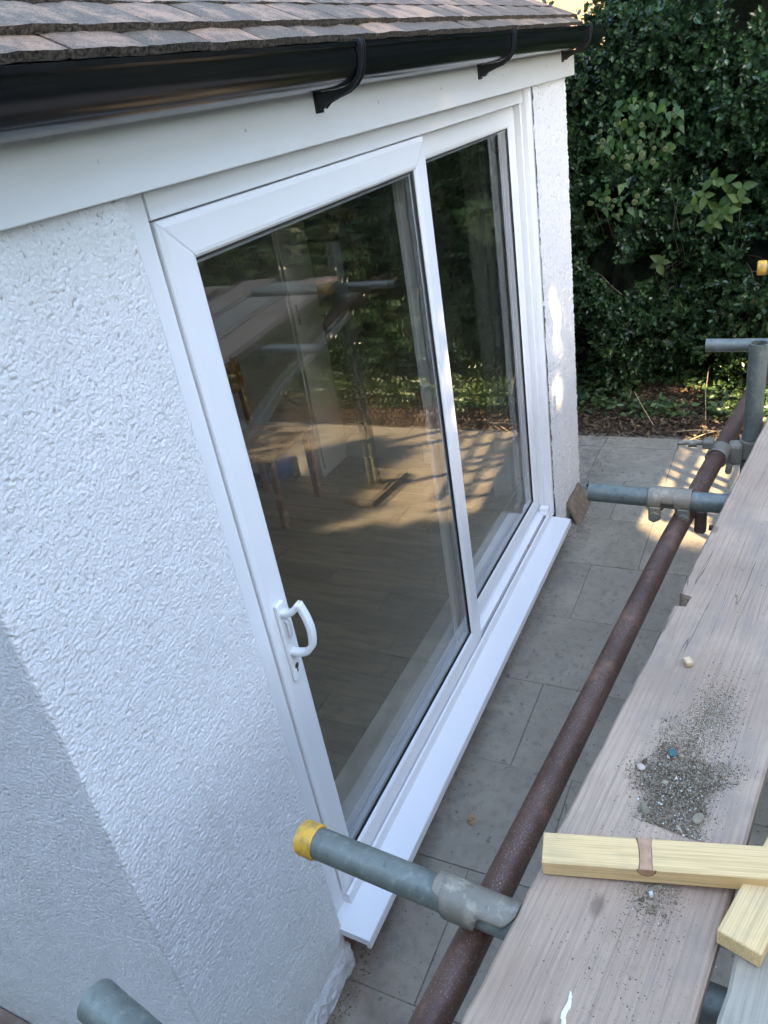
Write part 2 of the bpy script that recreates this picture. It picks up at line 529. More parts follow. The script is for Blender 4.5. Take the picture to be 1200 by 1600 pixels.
def m_leaf(name, lo, hi, rough=0.32, attr='rnd', trans=0.0, spec=0.5, back=None):
    t = NT(name)
    c = t.ramp(t.attr(attr), [(0.0, lo), (0.55, tuple((a + b) / 2 for a, b in zip(lo, hi))), (1.0, hi)])
    if back:
        g = t.n('NewGeometry')
        c = t.mix(g.outputs['Backfacing'], c, back)
    t.set(c, rough, spec=spec)
    if trans > 0:
        tl = t.n('BsdfTranslucent'); t.l(c, tl.inputs[0])
        mx = t.n('MixShader'); mx.inputs[0].default_value = trans
        t.l(t.b.outputs[0], mx.inputs[1]); t.l(tl.outputs[0], mx.inputs[2])
        t.l(mx.outputs[0], t.out.inputs['Surface'])
    return t.m
def m_leaf_plain(name, lo, hi, rough=0.4, trans=0.25):
    t = NT(name)
    co = t.coord((1, 1, 1), rnd=True)
    n = t.noise(co, 25, 4)
    c = t.mix(t.math('ADD', t.math('MULTIPLY', t.rnd(), 0.7), t.math('MULTIPLY', n, 0.4), True), lo, hi)
    t.set(c, rough, normal=t.bump(n, 0.2, 0.002), spec=0.3)
    tl = t.n('BsdfTranslucent'); t.l(c, tl.inputs[0])
    mx = t.n('MixShader'); mx.inputs[0].default_value = trans
    t.l(t.b.outputs[0], mx.inputs[1]); t.l(tl.outputs[0], mx.inputs[2])
    t.l(mx.outputs[0], t.out.inputs['Surface'])
    return t.m

UPVC, FASC, ROUGH, GALV, RUST = m_upvc(), m_fascia(), m_roughcast(), m_galv(), m_rust()
BOARD = m_board()
BOARD_GREY = m_board('grey_weathered_board', (0.30, 0.255, 0.185), (0.40, 0.345, 0.255))
PINE = m_pine()
SLAB, TILE, GUT, GLASS = m_slab(), m_tile(), m_gutter(), m_glass()
TILE_EDGE = m_plain('tile_edge_grime', (0.105, 0.085, 0.066), 0.9, 0, 0.75, 150, 1.0, 0.006, 0.15)
BLACK = m_plain('black_rubber', (0.012, 0.012, 0.013), 0.45)
GREY_TRIM = m_plain('grey_track', (0.10, 0.10, 0.10), 0.5)
SPACER = m_plain('spacer_bar', (0.33, 0.34, 0.35), 0.4, 0.4)
CHROME = m_plain('lock_metal', (0.55, 0.53, 0.50), 0.25, 1.0)
YELLOW = NT('yellow_cap_plastic')
_n = YELLOW.noise(YELLOW.coord(), 34, 4, 0.6)
YELLOW = YELLOW.set(YELLOW.mix(YELLOW.ramp(_n, [(0.5, 0.0), (0.66, 1.0)]), (0.66, 0.36, 0.035), (0.36, 0.22, 0.06)), 0.5)
CASTIRON = m_rust('clip_steel', (0.15, 0.13, 0.095), (0.27, 0.235, 0.17))
SOIL = m_plain('soil', (0.075, 0.055, 0.038), 0.9, 0, 0.5, 30, 0.6, 0.01)
JOINT = m_plain('mortar_joint', (0.15, 0.135, 0.105), 0.9, 0, 0.5, 60, 0.5, 0.004)
ALBEDO_ROOM = m_plain('room_paint', (0.29, 0.285, 0.255), 0.7, 0, 0.06, 4, 0.05)
BARK = m_plain('bark', (0.07, 0.055, 0.042), 0.9, 0, 0.4, 18, 0.8, 0.01)
TWIG = m_plain('twig', (0.11, 0.085, 0.06), 0.85, 0, 0.35, 30)

# ------------------------------------------------------------------ ground
GZ = -0.19
g = MB().add([(-120, -120, GZ - 0.05), (120, -120, GZ - 0.05), (120, 120, GZ - 0.05), (-120, 120, GZ - 0.05)], [(0, 1, 2, 3)])
lawn_t = NT('lawn')
_n = lawn_t.noise(lawn_t.coord(), 2.5, 8, 0.7)
GRASS = lawn_t.set(lawn_t.mix(lawn_t.ramp(_n, [(0.35, 0.0), (0.65, 1.0)]), (0.045, 0.06, 0.022), (0.085, 0.095, 0.04)), 0.9)
tag(g.build('ground', GRASS), 'rough lawn and earth around the patio and house', 'ground', kind='structure')
pat = MB().box2((-3.3, -5.2, GZ - 0.046), (3.945, 0.6, GZ - 0.004)).box2((-3.3, 0.6, GZ - 0.046), (-0.53, 2.6, GZ - 0.006)).box2((3.09, 0.6, GZ - 0.046), (3.945, 2.6, GZ - 0.006)).build('patio', JOINT)
tag(pat, 'grey concrete slab patio laid in staggered courses along the white wall', 'patio', kind='structure')
rng = random.Random(4)
P = 0.472
def slab_mesh(w, d, seed):
    r = random.Random(seed)
    bm = bmesh.new()
    bmesh.ops.create_cube(bm, size=1.0)
    for v in bm.verts:
        v.co = Vector((v.co.x * w, v.co.y * d, v.co.z * 0.036 - 0.018))
    bmesh.ops.bevel(bm, geom=[e for e in bm.edges], offset=0.0016, segments=1, affect='EDGES')
    for v in bm.verts:
        v.co += Vector((r.uniform(-1, 1) * 0.0012, r.uniform(-1, 1) * 0.0012, r.uniform(-1, 1) * 0.0007))
    me = bpy.data.meshes.new('paving_slab'); bm.to_mesh(me); bm.free()
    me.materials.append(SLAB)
    return me
SM = [slab_mesh(P - 0.003, P - 0.003, s) for s in range(5)]
SE = slab_mesh(0.160, P - 0.007, 77)
for ci in range(-7, 9):
    x0 = -0.046 + ci * P
    edge = ci == 8
    xc = x0 + (0.0855 if edge else P / 2)
    off = -0.236 if ci % 2 == 0 else 0.0
    if edge: off = -0.006
    for k in range(-11, 6):
        yc = off + P * (k + 0.5)
        if yc - P / 2 > 0.1 and -0.75 < xc < 3.2: continue
        if yc < -5 or yc > 2.4: continue
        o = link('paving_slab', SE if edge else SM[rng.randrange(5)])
        o.location = (xc, yc, GZ + rng.uniform(-0.002, 0.0015))
        o.rotation_euler = (rng.uniform(-1, 1) * 0.002, rng.uniform(-1, 1) * 0.002, rng.choice((0, math.pi)) + rng.uniform(-1, 1) * 0.003)
        attach(o, pat)
# soil bank under the hedge
yy = np.linspace(-7, 6, 160); xx = np.linspace(3.93, 7.0, 60)
X, Y = np.meshgrid(xx, yy, indexing='ij')
def bank_z(x, y):
    return GZ - 0.03 + 0.26 * np.clip((x - 3.93) / 0.7, 0, 1) ** 0.8 + 0.05 * (fbm(x * 5, y * 5, 3) - 0.5) * np.clip((x - 3.9) * 6, 0, 1)
V = np.stack([X, Y, bank_z(X, Y)], -1).reshape(-1, 3)
soil = link('soil_bank', grid_mesh('soil_bank', V, 60, 160), SOIL)
tag(soil, 'bare earth bank rising from patio edge under the holly hedge', 'soil', kind='structure')

# ------------------------------------------------------------------ house
house = empty('house', (0, 0, GZ), 'white roughcast house corner with clay tile roof, black gutter and new sliding door', 'house')
CO = 0.514
def roughcast(name, path, z0, z1, dz, cell, amp, seed, flare=True):
    """path: list of (x,y); the wall's outer face lies to the right of travel"""
    Pn = np.array(path, float)
    d = np.gradient(Pn, axis=0); d /= np.linalg.norm(d, axis=1)[:, None]
    nrm = np.stack([d[:, 1], -d[:, 0]], 1)
    s = np.concatenate([[0], np.cumsum(np.linalg.norm(np.diff(Pn, axis=0), axis=1))])
    zz = np.arange(z0, z1 + dz / 2, dz)
    S, Z = np.meshgrid(s, zz, indexing='ij')
    wx = S + 0.004 * (vnoise(S / 0.012, Z / 0.012, seed + 3) - 0.5); wz = Z + 0.004 * (vnoise(S / 0.012, Z / 0.012, seed + 4) - 0.5)
    f = worley(wx / cell, wz / cell, seed)
    h1 = np.clip(1.08 - f * f * 1.5, 0, 1) ** 0.8
    f2 = worley(wx / (cell * 0.55), wz / (cell * 0.55), seed + 31)
    h2 = np.clip(1 - f2 * f2, 0, 1)
    big = fbm(S / 0.09, Z / 0.09, seed + 8)
    h = h1 * (0.55 + 0.6 * vnoise(S / 0.02, Z / 0.02, seed + 12)) * 0.75 + h2 * 0.3
    soft = np.where(Pn[:, None, 0] < -CO + 0.002, 0.6, 1.0)      # thicker paint on the side wall
    disp = amp * h * soft + 0.003 * (big - 0.5)
    if flare:
        k = (Pn[:, None, 0] > -CO + r0) * np.clip((-0.085 - Z + 0.03 * (vnoise(S / 0.03, Z * 0, seed + 55) - 0.5)) / 0.03, 0, 1)
        disp = disp + k * (0.006 + 0.009 * vnoise(S / 0.018, Z / 0.018, seed + 66))
    V = np.stack([Pn[:, None, 0] + nrm[:, None, 0] * disp, Pn[:, None, 1] + nrm[:, None, 1] * disp, Z], -1).reshape(-1, 3)
    me = grid_mesh(name, V, len(s), len(zz), {'h': h.ravel()})
    return link(name, me, ROUGH, house)
def arc(cx, cy, r, a0, a1, n):
    return [(cx + r * math.cos(a0 + (a1 - a0) * i / n), cy + r * math.sin(a0 + (a1 - a0) * i / n)) for i in range(n + 1)]
r0 = 0.007
p_left = [(-CO, y) for y in np.linspace(4.6, 1.25, 90)[:-1]] + [(-CO, y) for y in np.arange(1.25, r0, -0.0036)] + \
         arc(-CO + r0, r0, r0, math.pi, 1.5 * math.pi, 7) + [(x, 0.0) for x in np.arange(-CO + r0 + 0.0027, -0.002, 0.0027)] + [(-0.001, 0.0), (0.0, 0.004), (0.0, 0.03)]
w1 = roughcast('rendered_wall', p_left, GZ - 0.02, 2.10, 0.0026, 0.0066, 0.0040, 11)
w1['label'] = 'white roughcast wall left of the door, wrapping the near corner'
p_right = [(2.502, 0.0)] + [(x, 0.0) for x in np.arange(2.508, 3.07 - r0, 0.0042)] + arc(3.07 - r0, r0, r0, -0.5 * math.pi, 0, 6) + \
          [(3.07, y) for y in np.linspace(r0 + 0.01, 4.6, 120)]
w2 = roughcast('rendered_wall', p_right, GZ - 0.02, 2.10, 0.0045, 0.0150, 0.0085, 23, False)
w2['label'] = 'narrow white roughcast pier right of the door by the hedge'
MB().box2((-CO + 0.01, 0.012, 2.10), (3.06, 0.10, 2.24)).build('wall_plate', ALBEDO_ROOM, house)
MB().box2((-CO + 0.02, 4.5, GZ), (3.05, 4.6, 2.24)).build('rear_wall', ALBEDO_ROOM, house)
BRICKRED = m_plain('dark_brick_plinth', (0.13, 0.075, 0.055), 0.85, 0, 0.4, 30, 0.5, 0.003)
MB().box2((0.001, 0.018, GZ - 0.03), (2.501, 0.10, -0.035)).build('plinth', BRICKRED, house)
# fascia
FB, FT, FY = 2.057, 2.248, -0.030
MB().box2((-0.62, FY, FB), (3.152, -0.006, FT), 0.003, 2).build('fascia', FASC, house)
MB().box2((-0.62, -0.0055, FB + 0.012), (3.15, 0.012, FB + 0.022)).build('soffit', FASC, house)
# nail heads in the fascia
for x in (-0.06, 0.36, 0.98, 1.43, 2.05, 2.65):
    MB().tube([(x, FY + 0.002, 2.117), (x, FY - 0.0018, 2.117)], 0.0035, 8).build('fascia_nail', UPVC, house)
# roof
ROOF_T = math.atan(0.51)
def roof_pt(u, x):        # u along the slope from the eaves front
    return Vector((x, -0.118 + u * math.cos(ROOF_T), 2.247 + u * math.sin(ROOF_T)))
deck = MB()
a0, a1 = roof_pt(0.03, 0), roof_pt(2.85, 0)
deck.add([(-0.66, a0.y + .05, a0.z - .012), (3.15, a0.y + .05, a0.z - .012), (3.15, a1.y, a1.z - .05), (-0.66, a1.y, a1.z - .05),
          (3.15, 4.75, 2.24), (-0.66, 4.75, 2.24), (-0.66, 0.0, 2.24), (3.15, 0.0, 2.24)],
         [(0, 1, 2, 3), (3, 2, 4, 5), (0, 3, 5, 6), (1, 7, 4, 2), (0, 6, 7, 1), (6, 5, 4, 7)])
roof = deck.build('roof', m_plain('roof_felt', (0.05, 0.045, 0.04), 0.9), house)
def tile_mesh(seed):
    r = random.Random(seed)
    nx, ny = 7, 5
    W, L, T = 0.1605, 0.265, 0.0135
    vs, fs = [], []
    for j in range(ny + 1):
        for i in range(nx + 1):
            x = (i / nx - 0.5) * W
            y = j / ny * L
            if j == 0:
                y += 0.0045 * max(0, abs(i / nx - 0.5) * 2 - 0.72) / 0.28 * 1.0 + r.uniform(-1, 1) * 0.0016
            z = 0.005 * (1 - (2 * j / ny - 1) ** 2) * 0.6 + r.uniform(-1, 1) * 0.0006 - 0.0025 * (abs(i / nx - 0.5) * 2) ** 3
            vs.append((x, y, z))
    n1 = len(vs)
    vs += [(x, y + (0.002 if y < 0.03 else 0), z - T) for x, y, z in vs]
    q = lambda i, j: j * (nx + 1) + i
    for j in range(ny):
        for i in range(nx):
            fs.append((q(i, j), q(i + 1, j), q(i + 1, j + 1), q(i, j + 1)))
            fs.append((n1 + q(i, j), n1 + q(i, j + 1), n1 + q(i + 1, j + 1), n1 + q(i + 1, j)))
    for i in range(nx):
        fs.append((q(i, 0), n1 + q(i, 0), n1 + q(i + 1, 0), q(i + 1, 0)))
        fs.append((q(i, ny), q(i + 1, ny), n1 + q(i + 1, ny), n1 + q(i, ny)))
    for j in range(ny):
        fs.append((q(0, j), q(0, j + 1), n1 + q(0, j + 1), n1 + q(0, j)))
        fs.append((q(nx, j), n1 + q(nx, j), n1 + q(nx, j + 1), q(nx, j + 1)))
    return vs, fs
TV = [tile_mesh(s) for s in range(6)]
TMS = []
for vs, fs in TV:
    me = bpy.data.meshes.new('roof_tile'); me.from_pydata(vs, [], fs); me.materials.append(TILE); me.materials.append(TILE_EDGE); me.update()
    for p in me.polygons:
        if p.normal.y < -0.7: p.material_index = 1
    TMS.append(me)
rt = random.Random(9)
us = [0.0, 0.054] + [0.054 + 0.103 * k for k in range(1, 26)]
stuff = MB()
for row, u in enumerate(us):
    for k in range(-4, 20):
        x = -0.133 + 0.165 * k + (0.0825 if row % 2 else 0.0) - 0.0825
        if x < -0.66 or x > 3.14: continue
        p = roof_pt(u + rt.uniform(-1, 1) * 0.0025, x + rt.uniform(-1, 1) * 0.0012)
        tilt = ROOF_T - 0.055 + rt.uniform(-1, 1) * 0.010
        p.z += 0.015 + (0.0125 if row else 0.0) + rt.uniform(0, 0.0015)
        E_ = Matrix.Translation(p) @ Matrix.Rotation(tilt, 4, 'X') @ Matrix.Rotation(rt.uniform(-1, 1) * 0.012, 4, 'Y') @ Matrix.Rotation(rt.uniform(-1, 1) * 0.01, 4, 'Z')
        if row < 12:
            o = link('roof_tile', TMS[rt.randrange(6)])
            o.matrix_world = E_
            o.parent = roof
            o.matrix_parent_inverse = parent_world(roof).inverted()
        else:
            vs, fs = TV[rt.randrange(6)]
            stuff.add([E_ @ Vector(v) for v in vs], fs)
so = stuff.build('upper_tiles', TILE, roof)
so['kind'] = 'stuff'
# white bird dropping on the second eaves tile
MB().add([(-0.157, -0.128, 2.2705), (-0.126, -0.128, 2.2712), (-0.121, -0.112, 2.2790), (-0.135, -0.098, 2.287), (-0.150, -0.098, 2.287), (-0.158, -0.112, 2.2790)], [(0, 1, 2, 3, 4, 5)])
# gutter
gp = [(-0.158, 2.244), (-0.1585, 2.236), (-0.153, 2.232), (-0.1545, 2.215), (-0.151, 2.198), (-0.143, 2.183), (-0.128, 2.171), (-0.108, 2.165), (-0.085, 2.163), (-0.06, 2.164), (-0.036, 2.172), (-0.0315, 2.19), (-0.0315, 2.242)]
th = 0.003
gin = [(-0.0345, 2.242), (-0.0345, 2.19), (-0.039, 2.1745), (-0.062, 2.167), (-0.085, 2.166), (-0.107, 2.168), (-0.126, 2.174), (-0.140, 2.185), (-0.148, 2.199), (-0.1515, 2.215), (-0.150, 2.230), (-0.1525, 2.244)]
prof = gp + gin
gut = MB()
n = len(prof)
gx0, gx1 = -0.75, 3.245
gut.add([(gx0, y, z) for y, z in prof] + [(gx1, y, z) for y, z in prof], [(k, (k + 1) % n, n + (k + 1) % n, n + k) for k in range(n)], False)
for xe in (gx0, gx1):
    m_ = len(gp)
    gut.add([(xe, y, z) for y, z in gp] + [(xe + 0.003, y, z) for y, z in gp], [tuple(range(m_)), tuple(reversed(range(m_, 2 * m_)))] + [(k, (k + 1) % m_, m_ + (k + 1) % m_, m_ + k) for k in range(m_)])
gutter = gut.build('gutter', GUT, house)
gutter.data.polygons.foreach_set('use_smooth', [True] * len(gutter.data.polygons))
sh = gutter.data.attributes.get('sharp_edge')
gutter.modifiers.new('split', 'EDGE_SPLIT').split_angle = RAD(28)
def bracket(x):
    b = MB()
    op = [(-0.1505, 2.248), (-0.163, 2.248), (-0.1655, 2.236), (-0.161, 2.214), (-0.157, 2.196), (-0.149, 2.178), (-0.134, 2.163), (-0.112, 2.152), (-0.085, 2.146), (-0.058, 2.138), (-0.045, 2.128), (-0.0305, 2.126)]
    ip = [(-0.0305, 2.1605), (-0.062, 2.1615), (-0.085, 2.1605), (-0.109, 2.1625), (-0.129, 2.169), (-0.1445, 2.181), (-0.1525, 2.197), (-0.156, 2.215), (-0.1545, 2.232), (-0.1600, 2.238), (-0.158, 2.2455), (-0.1505, 2.2455)]
    b.prism_x(op + ip, x - 0.013, x + 0.013)
    # raised ribs
    rp = [(y - 0.0022, z - 0.0022) for y, z in op[1:-1]] + [(y, z) for y, z in reversed(op[1:-1])]
    b.prism_x(rp, x - 0.012, x - 0.007); b.prism_x(rp, x + 0.007, x + 0.012)
    b.box2((x - 0.017, -0.0345, 2.120), (x + 0.017, -0.0300, 2.165), 0.001)
    return b.build('gutter_bracket', BLACK, gutter)
for x in (0.665, 1.79, 2.93): bracket(x)
MB().box2((1.2, -0.160, 2.159), (1.2001, -0.03, 2.16))

# room behind the door
FZ = 0.03
fl = MB().box2((-0.40, 0.10, FZ - 0.10), (2.96, 4.5, FZ - 0.012)).build('room_floor', m_plain('floor_base', (0.05, 0.04, 0.03), 0.8), house)
FLOORM = NT('wood_floor')
_co = FLOORM.coord((1, 0.12, 1), rnd=True)
_n = FLOORM.noise(_co, 30, 5, 0.6)
_c = FLOORM.mix(FLOORM.rnd(), (0.165, 0.12, 0.062), (0.235, 0.178, 0.098))
_c = FLOORM.mix(FLOORM.ramp(_n, [(0.35, 0.6), (0.6, 0.0)]), _c, (0.07, 0.05, 0.035))
FLOORM = FLOORM.set(_c, 0.4)
rf = random.Random(2)
FBM = MB().box((0, 0, 0), (0.139, 0.896, 0.012), None, 0.0015).mesh('floor_board'); FBM.materials.append(FLOORM)
for i in range(24):
    x = -0.40 + 0.07 + 0.14 * i
    if x > 2.95: continue
    for k in range(-1, 5):
        y = 0.24 + 0.45 + 0.9 * k + (i * 0.37 % 0.9)
        lo_, hi_ = max(y - 0.448, 0.262), min(y + 0.448, 4.38)
        if hi_ - lo_ < 0.03: continue
        o = link('floor_board', FBM)
        o.location = (x, (lo_ + hi_) / 2, FZ - 0.006 + rf.uniform(0, 0.0006)); o.scale = (1, (hi_ - lo_) / 0.896, 1)
        attach(o, fl)
MB().box2((-0.39, 0.105, FZ - 0.0115), (2.95, 0.255, FZ + 0.012), 0.002).build('threshold_board', m_plain('threshold_wood', (0.48, 0.42, 0.33), 0.5, 0, 0.2, 8), house)
iw = MB()
iw.box2((-0.46, 0.10, FZ), (-0.40, 4.5, 2.235)).box2((2.94, 0.10, FZ), (3.0, 4.5, 2.235)).box2((-0.40, 4.42, FZ), (2.94, 4.48, 2.235)).box2((-0.40, 0.10, 2.215), (2.94, 4.42, 2.235))
iw.box2((-0.40, 0.103, FZ), (0.02, 0.16, 2.215)).box2((2.48, 0.103, FZ), (2.94, 0.16, 2.215)).box2((0.02, 0.103, 2.09), (2.48, 0.16, 2.215))
iw.box2((2.30, 2.2, FZ), (2.94, 2.32, 2.215))
iw.build('interior_wall', ALBEDO_ROOM, house)
sk = MB().box2((-0.39, 4.39, FZ), (2.93, 4.418, FZ + 0.12)).box2((2.91, 0.17, FZ), (2.938, 0.94, FZ + 0.12)).box2((2.32, 2.175, FZ), (2.93, 2.199, FZ + 0.12))
sk.build('skirting_board', UPVC, house)

# ------------------------------------------------------------------ the sliding door (parts of the house)
def frame_loops(mb, loops, gap=0.0006):
    """loops: list of (x0,x1,z0,z1,y); four mitred members joined loop to loop"""
    def c(l, k):
        x0, x1, z0, z1, y = l
        return [(x0, y, z0), (x1, y, z0), (x1, y, z1), (x0, y, z1)][k]
    dirs = [(1, 0, 0), (0, 0, 1), (-1, 0, 0), (0, 0, -1)]
    for m in range(4):
        d = Vector(dirs[m]) * gap
        vs, fs = [], []
        for l in loops:
            vs.append(Vector(c(l, m)) + d); vs.append(Vector(c(l, (m + 1) % 4)) - d)
        L = len(loops)
        for i in range(L - 1):
            fs.append((2 * i, 2 * i + 1, 2 * i + 3, 2 * i + 2))
        mb.add(vs, fs)
    return mb
XF1 = 2.502
LX0, LX1, LZ0, LZ1, LY = 0.077, 1.3535, 0.012, 2.000, 0.016
SX0, SX1, SZ0, SZ1, SY = 1.262, 2.430, 0.068, 1.999, 0.0585
LGX0, LGX1, LGZ0, LGZ1 = 0.168, 1.262, 0.122, 1.915
SGX0, SGX1, SGZ0, SGZ1 = 1.345, 2.353, 0.140, 1.922
# outer frame: jambs, head, sill track
fm = MB()
ft = 2.062
# left jamb: face, small rounded outer edge, inner return down to the track
fm.prism_x([(0.012, 0.0)], 0, 0) if False else None
def vpost(mb, prof, z0, z1):
    n = len(prof)
    mb.add([(x, y, z0) for x, y in prof] + [(x, y, z1) for x, y in prof], [(k, (k + 1) % n, n + (k + 1) % n, n + k) for k in range(n)])
    mb.add([(x, y, z0) for x, y in prof], [tuple(range(n))]); mb.add([(x, y, z1) for x, y in prof], [tuple(reversed(range(n)))])
vpost(fm, [(0.001, 0.026), (0.002, 0.024), (0.0715, 0.024), (0.0735, 0.026), (0.0735, 0.060), (0.050, 0.060), (0.050, 0.10), (0.001, 0.10)], 0.0, 2.062)
vpost(fm, [(2.501, 0.006), (2.494, -0.004), (2.470, -0.006), (2.456, -0.001), (2.448, 0.010), (2.444, 0.030), (2.433, 0.032), (2.433, 0.100), (2.501, 0.10)], 0.0, 2.062)
fm.prism_x([(0.021, 2.062), (0.019, 2.060), (0.019, 2.006), (0.021, 2.0035), (0.055, 2.0035), (0.055, 2.001), (0.100, 2.001), (0.100, 2.062)], 0.0738, 2.4326)
door = fm.build('sliding_door', UPVC, house)
door['label'] = 'white plastic two-panel sliding patio door with dark reflecting glass'
sl = MB()
sl.prism_x([(-0.002, 0.0), (-0.002, 0.040), (0.001, 0.0435), (0.0085, 0.0435), (0.0095, 0.020), (0.0205, 0.020), (0.0215, 0.050), (0.050, 0.056), (0.10, 0.056), (0.10, 0.0)], 0.0738, 2.4326)
sl.build('sill_track', UPVC, door)
MB().box2((LX1 + 0.003, 0.0100, 0.0205), (2.428, 0.0202, 0.0265)).build('track_groove', GREY_TRIM, door)
eb = MB().box2((2.392, 0.002, 0.0437), (2.431, 0.050, 0.079), 0.004, 2)
eb.box2((2.372, 0.006, 0.0437), (2.393, 0.045, 0.060), 0.004, 2)
eb.build('track_stop', UPVC, door)
MB().tube([(2.06, 0.0155, 0.027), (2.072, 0.017, 0.043), (2.079, 0.014, 0.049)], 0.005, 8).build('drain_bung', m_plain('tan_plastic', (0.5, 0.33, 0.2), 0.5), door)
# leaf
lf = MB()
frame_loops(lf, [(LX0, LX1, LZ0, LZ1, 0.056), (LX0, LX1, LZ0, LZ1, LY + 0.004), (LX0 + 0.0015, LX1 - 0.0015, LZ0 + 0.0015, LZ1 - 0.0015, LY + 0.001),
                 (LX0 + 0.012, LX1 - 0.010, LZ0 + 0.012, LZ1 - 0.012, LY - 0.0035), (LX0 + 0.014, LX1 - 0.012, LZ0 + 0.014, LZ1 - 0.014, LY - 0.004),
                 (LGX0 - 0.014, LGX1 + 0.014, LGZ0 - 0.014, LGZ1 + 0.014, LY - 0.004), (LGX0 - 0.006, LGX1 + 0.006, LGZ0 - 0.006, LGZ1 + 0.006, LY - 0.002), (LGX0, LGX1, LGZ0, LGZ1, LY + 0.004), (LGX0, LGX1, LGZ0, LGZ1, LY + 0.013)])
frame_loops(lf, [(LX0, LX1, LZ0, LZ1, 0.056), (LGX0, LGX1, LGZ0, LGZ1, 0.056), (LGX0, LGX1, LGZ0, LGZ1, 0.045)], 0.0)
leaf = lf.build('sliding_leaf', UPVC, door)
def gasket(name, gx0, gx1, gz0, gz1, y):
    k = MB()
    frame_loops(k, [(gx0 + 0.0005, gx1 - 0.0005, gz0 + 0.0005, gz1 - 0.0005, y - 0.006), (gx0 + 0.007, gx1 - 0.007, gz0 + 0.007, gz1 - 0.007, y - 0.0005)], 0.0)
    k.build('glazing_gasket', BLACK, door)
    s = MB()
    frame_loops(s, [(gx0 + 0.005, gx1 - 0.005, gz0 + 0.005, gz1 - 0.005, y + 0.004), (gx0 + 0.014, gx1 - 0.014, gz0 + 0.014, gz1 - 0.014, y + 0.004), (gx0 + 0.014, gx1 - 0.014, gz0 + 0.014, gz1 - 0.014, y + 0.020), (gx0 + 0.003, gx1 - 0.003, gz0 + 0.003, gz1 - 0.003, y + 0.020)], 0.0)
    s.build('spacer_bar', SPACER, door)
gasket('g', LGX0, LGX1, LGZ0, LGZ1, LY + 0.013)
gasket('g', SGX0, SGX1, SGZ0, SGZ1, SY + 0.013)
def pane(x0, x1, z0, z1, y, label):
    m = MB().add([(x0, y, z0), (x1, y, z0), (x1, y, z1), (x0, y, z1)], [(0, 1, 2, 3)])
    m.add([(x0, y + 0.0240, z0), (x0, y + 0.0240, z1), (x1, y + 0.0236, z1), (x1, y + 0.0236, z0)], [(0, 1, 2, 3)])
    o = m.build('glass_pane', GLASS, door); o['label'] = label
    return o
pane(LGX0 - .004, LGX1 + .004, LGZ0 - .004, LGZ1 + .004, LY + 0.0125, 'large dark pane of the sliding leaf')
pane(SGX0 - .004, SGX1 + .004, SGZ0 - .004, SGZ1 + .004, SY + 0.0125, 'narrower-looking far pane of the fixed half')
sf = MB()
frame_loops(sf, [(SX0, SX1, SZ0, SZ1, 0.100), (SX0, SX1, SZ0, SZ1, SY + 0.003), (SX0 + 0.002, SX1 - 0.002, SZ0 + 0.002, SZ1 - 0.002, SY),
                 (SGX0 - 0.014, SGX1 + 0.014, SGZ0 - 0.014, SGZ1 + 0.014, SY), (SGX0 - 0.006, SGX1 + 0.006, SGZ0 - 0.006, SGZ1 + 0.006, SY + 0.002), (SGX0, SGX1, SGZ0, SGZ1, SY + 0.006), (SGX0, SGX1, SGZ0, SGZ1, SY + 0.013)])
frame_loops(sf, [(SX0, SX1, SZ0, SZ1, 0.100), (SGX0, SGX1, SGZ0, SGZ1, 0.100), (SGX0, SGX1, SGZ0, SGZ1, SY + 0.028)], 0.0)
sf.build('fixed_sash', UPVC, door)
# cill
cl = MB()
cl.prism_x([(0.03, 0.0005), (0.03, -0.024), (-0.090, -0.034), (-0.090, -0.046), (-0.1015, -0.046), (-0.1035, -0.044), (-0.1035, -0.010), (-0.101, -0.0065), (-0.003, 0.0005)], -0.0095, 2.452)
cl.build('cill', UPVC, door)
# handle
hb = MB()
hb.box((0.1205, LY - 0.009, 0.987), (0.034, 0.011, 0.236), None, 0.004, 2)
hb.build('handle_plate', UPVC, door)
def sweep_rect(mb, pts, w, t):
    """flat bar swept along pts, w across x, t thick"""
    pts = [Vector(p) for p in pts]; X = Vector((1, 0, 0)); rings = []
    for i, p in enumerate(pts):
        d = (pts[min(i + 1, len(pts) - 1)] - pts[max(i - 1, 0)]).normalized()
        nrm = d.cross(X).normalized()
        s = X - d * X.dot(d); s.normalize()
        ring = []
        for a in range(10):
            q = 2 * math.pi * a / 10
            ca, sa = math.cos(q), math.sin(q)
            ring.append(p + s * (w / 2 * math.copysign(abs(ca) ** 0.4, ca)) + nrm * (t / 2 * math.copysign(abs(sa) ** 0.4, sa)))
        rings.append(ring)
    vs = [v for r in rings for v in r]; fs = []
    for i in range(len(rings) - 1):
        for k in range(10):
            fs.append((i * 10 + k, i * 10 + (k + 1) % 10, i * 10 + 10 + (k + 1) % 10, i * 10 + 10 + k))
    fs += [tuple(range(10)), tuple(reversed(range((len(rings) - 1) * 10, len(rings) * 10)))]
    mb.add(vs, fs, True)
def cat_rom(P_, n=6):
    P_ = [Vector(p) for p in P_]; out = []
    for i in range(len(P_) - 1):
        a, b, c, d = P_[max(i - 1, 0)], P_[i], P_[i + 1], P_[min(i + 2, len(P_) - 1)]
        for k in range(n):
            t = k / n
            out.append(0.5 * ((2 * b) + (c - a) * t + (2 * a - 5 * b + 4 * c - d) * t * t + (3 * b - a - 3 * c + d) * t ** 3))
    out.append(P_[-1]); return out
h = MB()
hy = LY - 0.012
sweep_rect(h, cat_rom([(0.121, hy + 0.004, 1.077), (0.121, hy - 0.018, 1.078), (0.1225, hy - 0.036, 1.088), (0.124, hy - 0.056, 1.110)], 5), 0.023, 0.016)
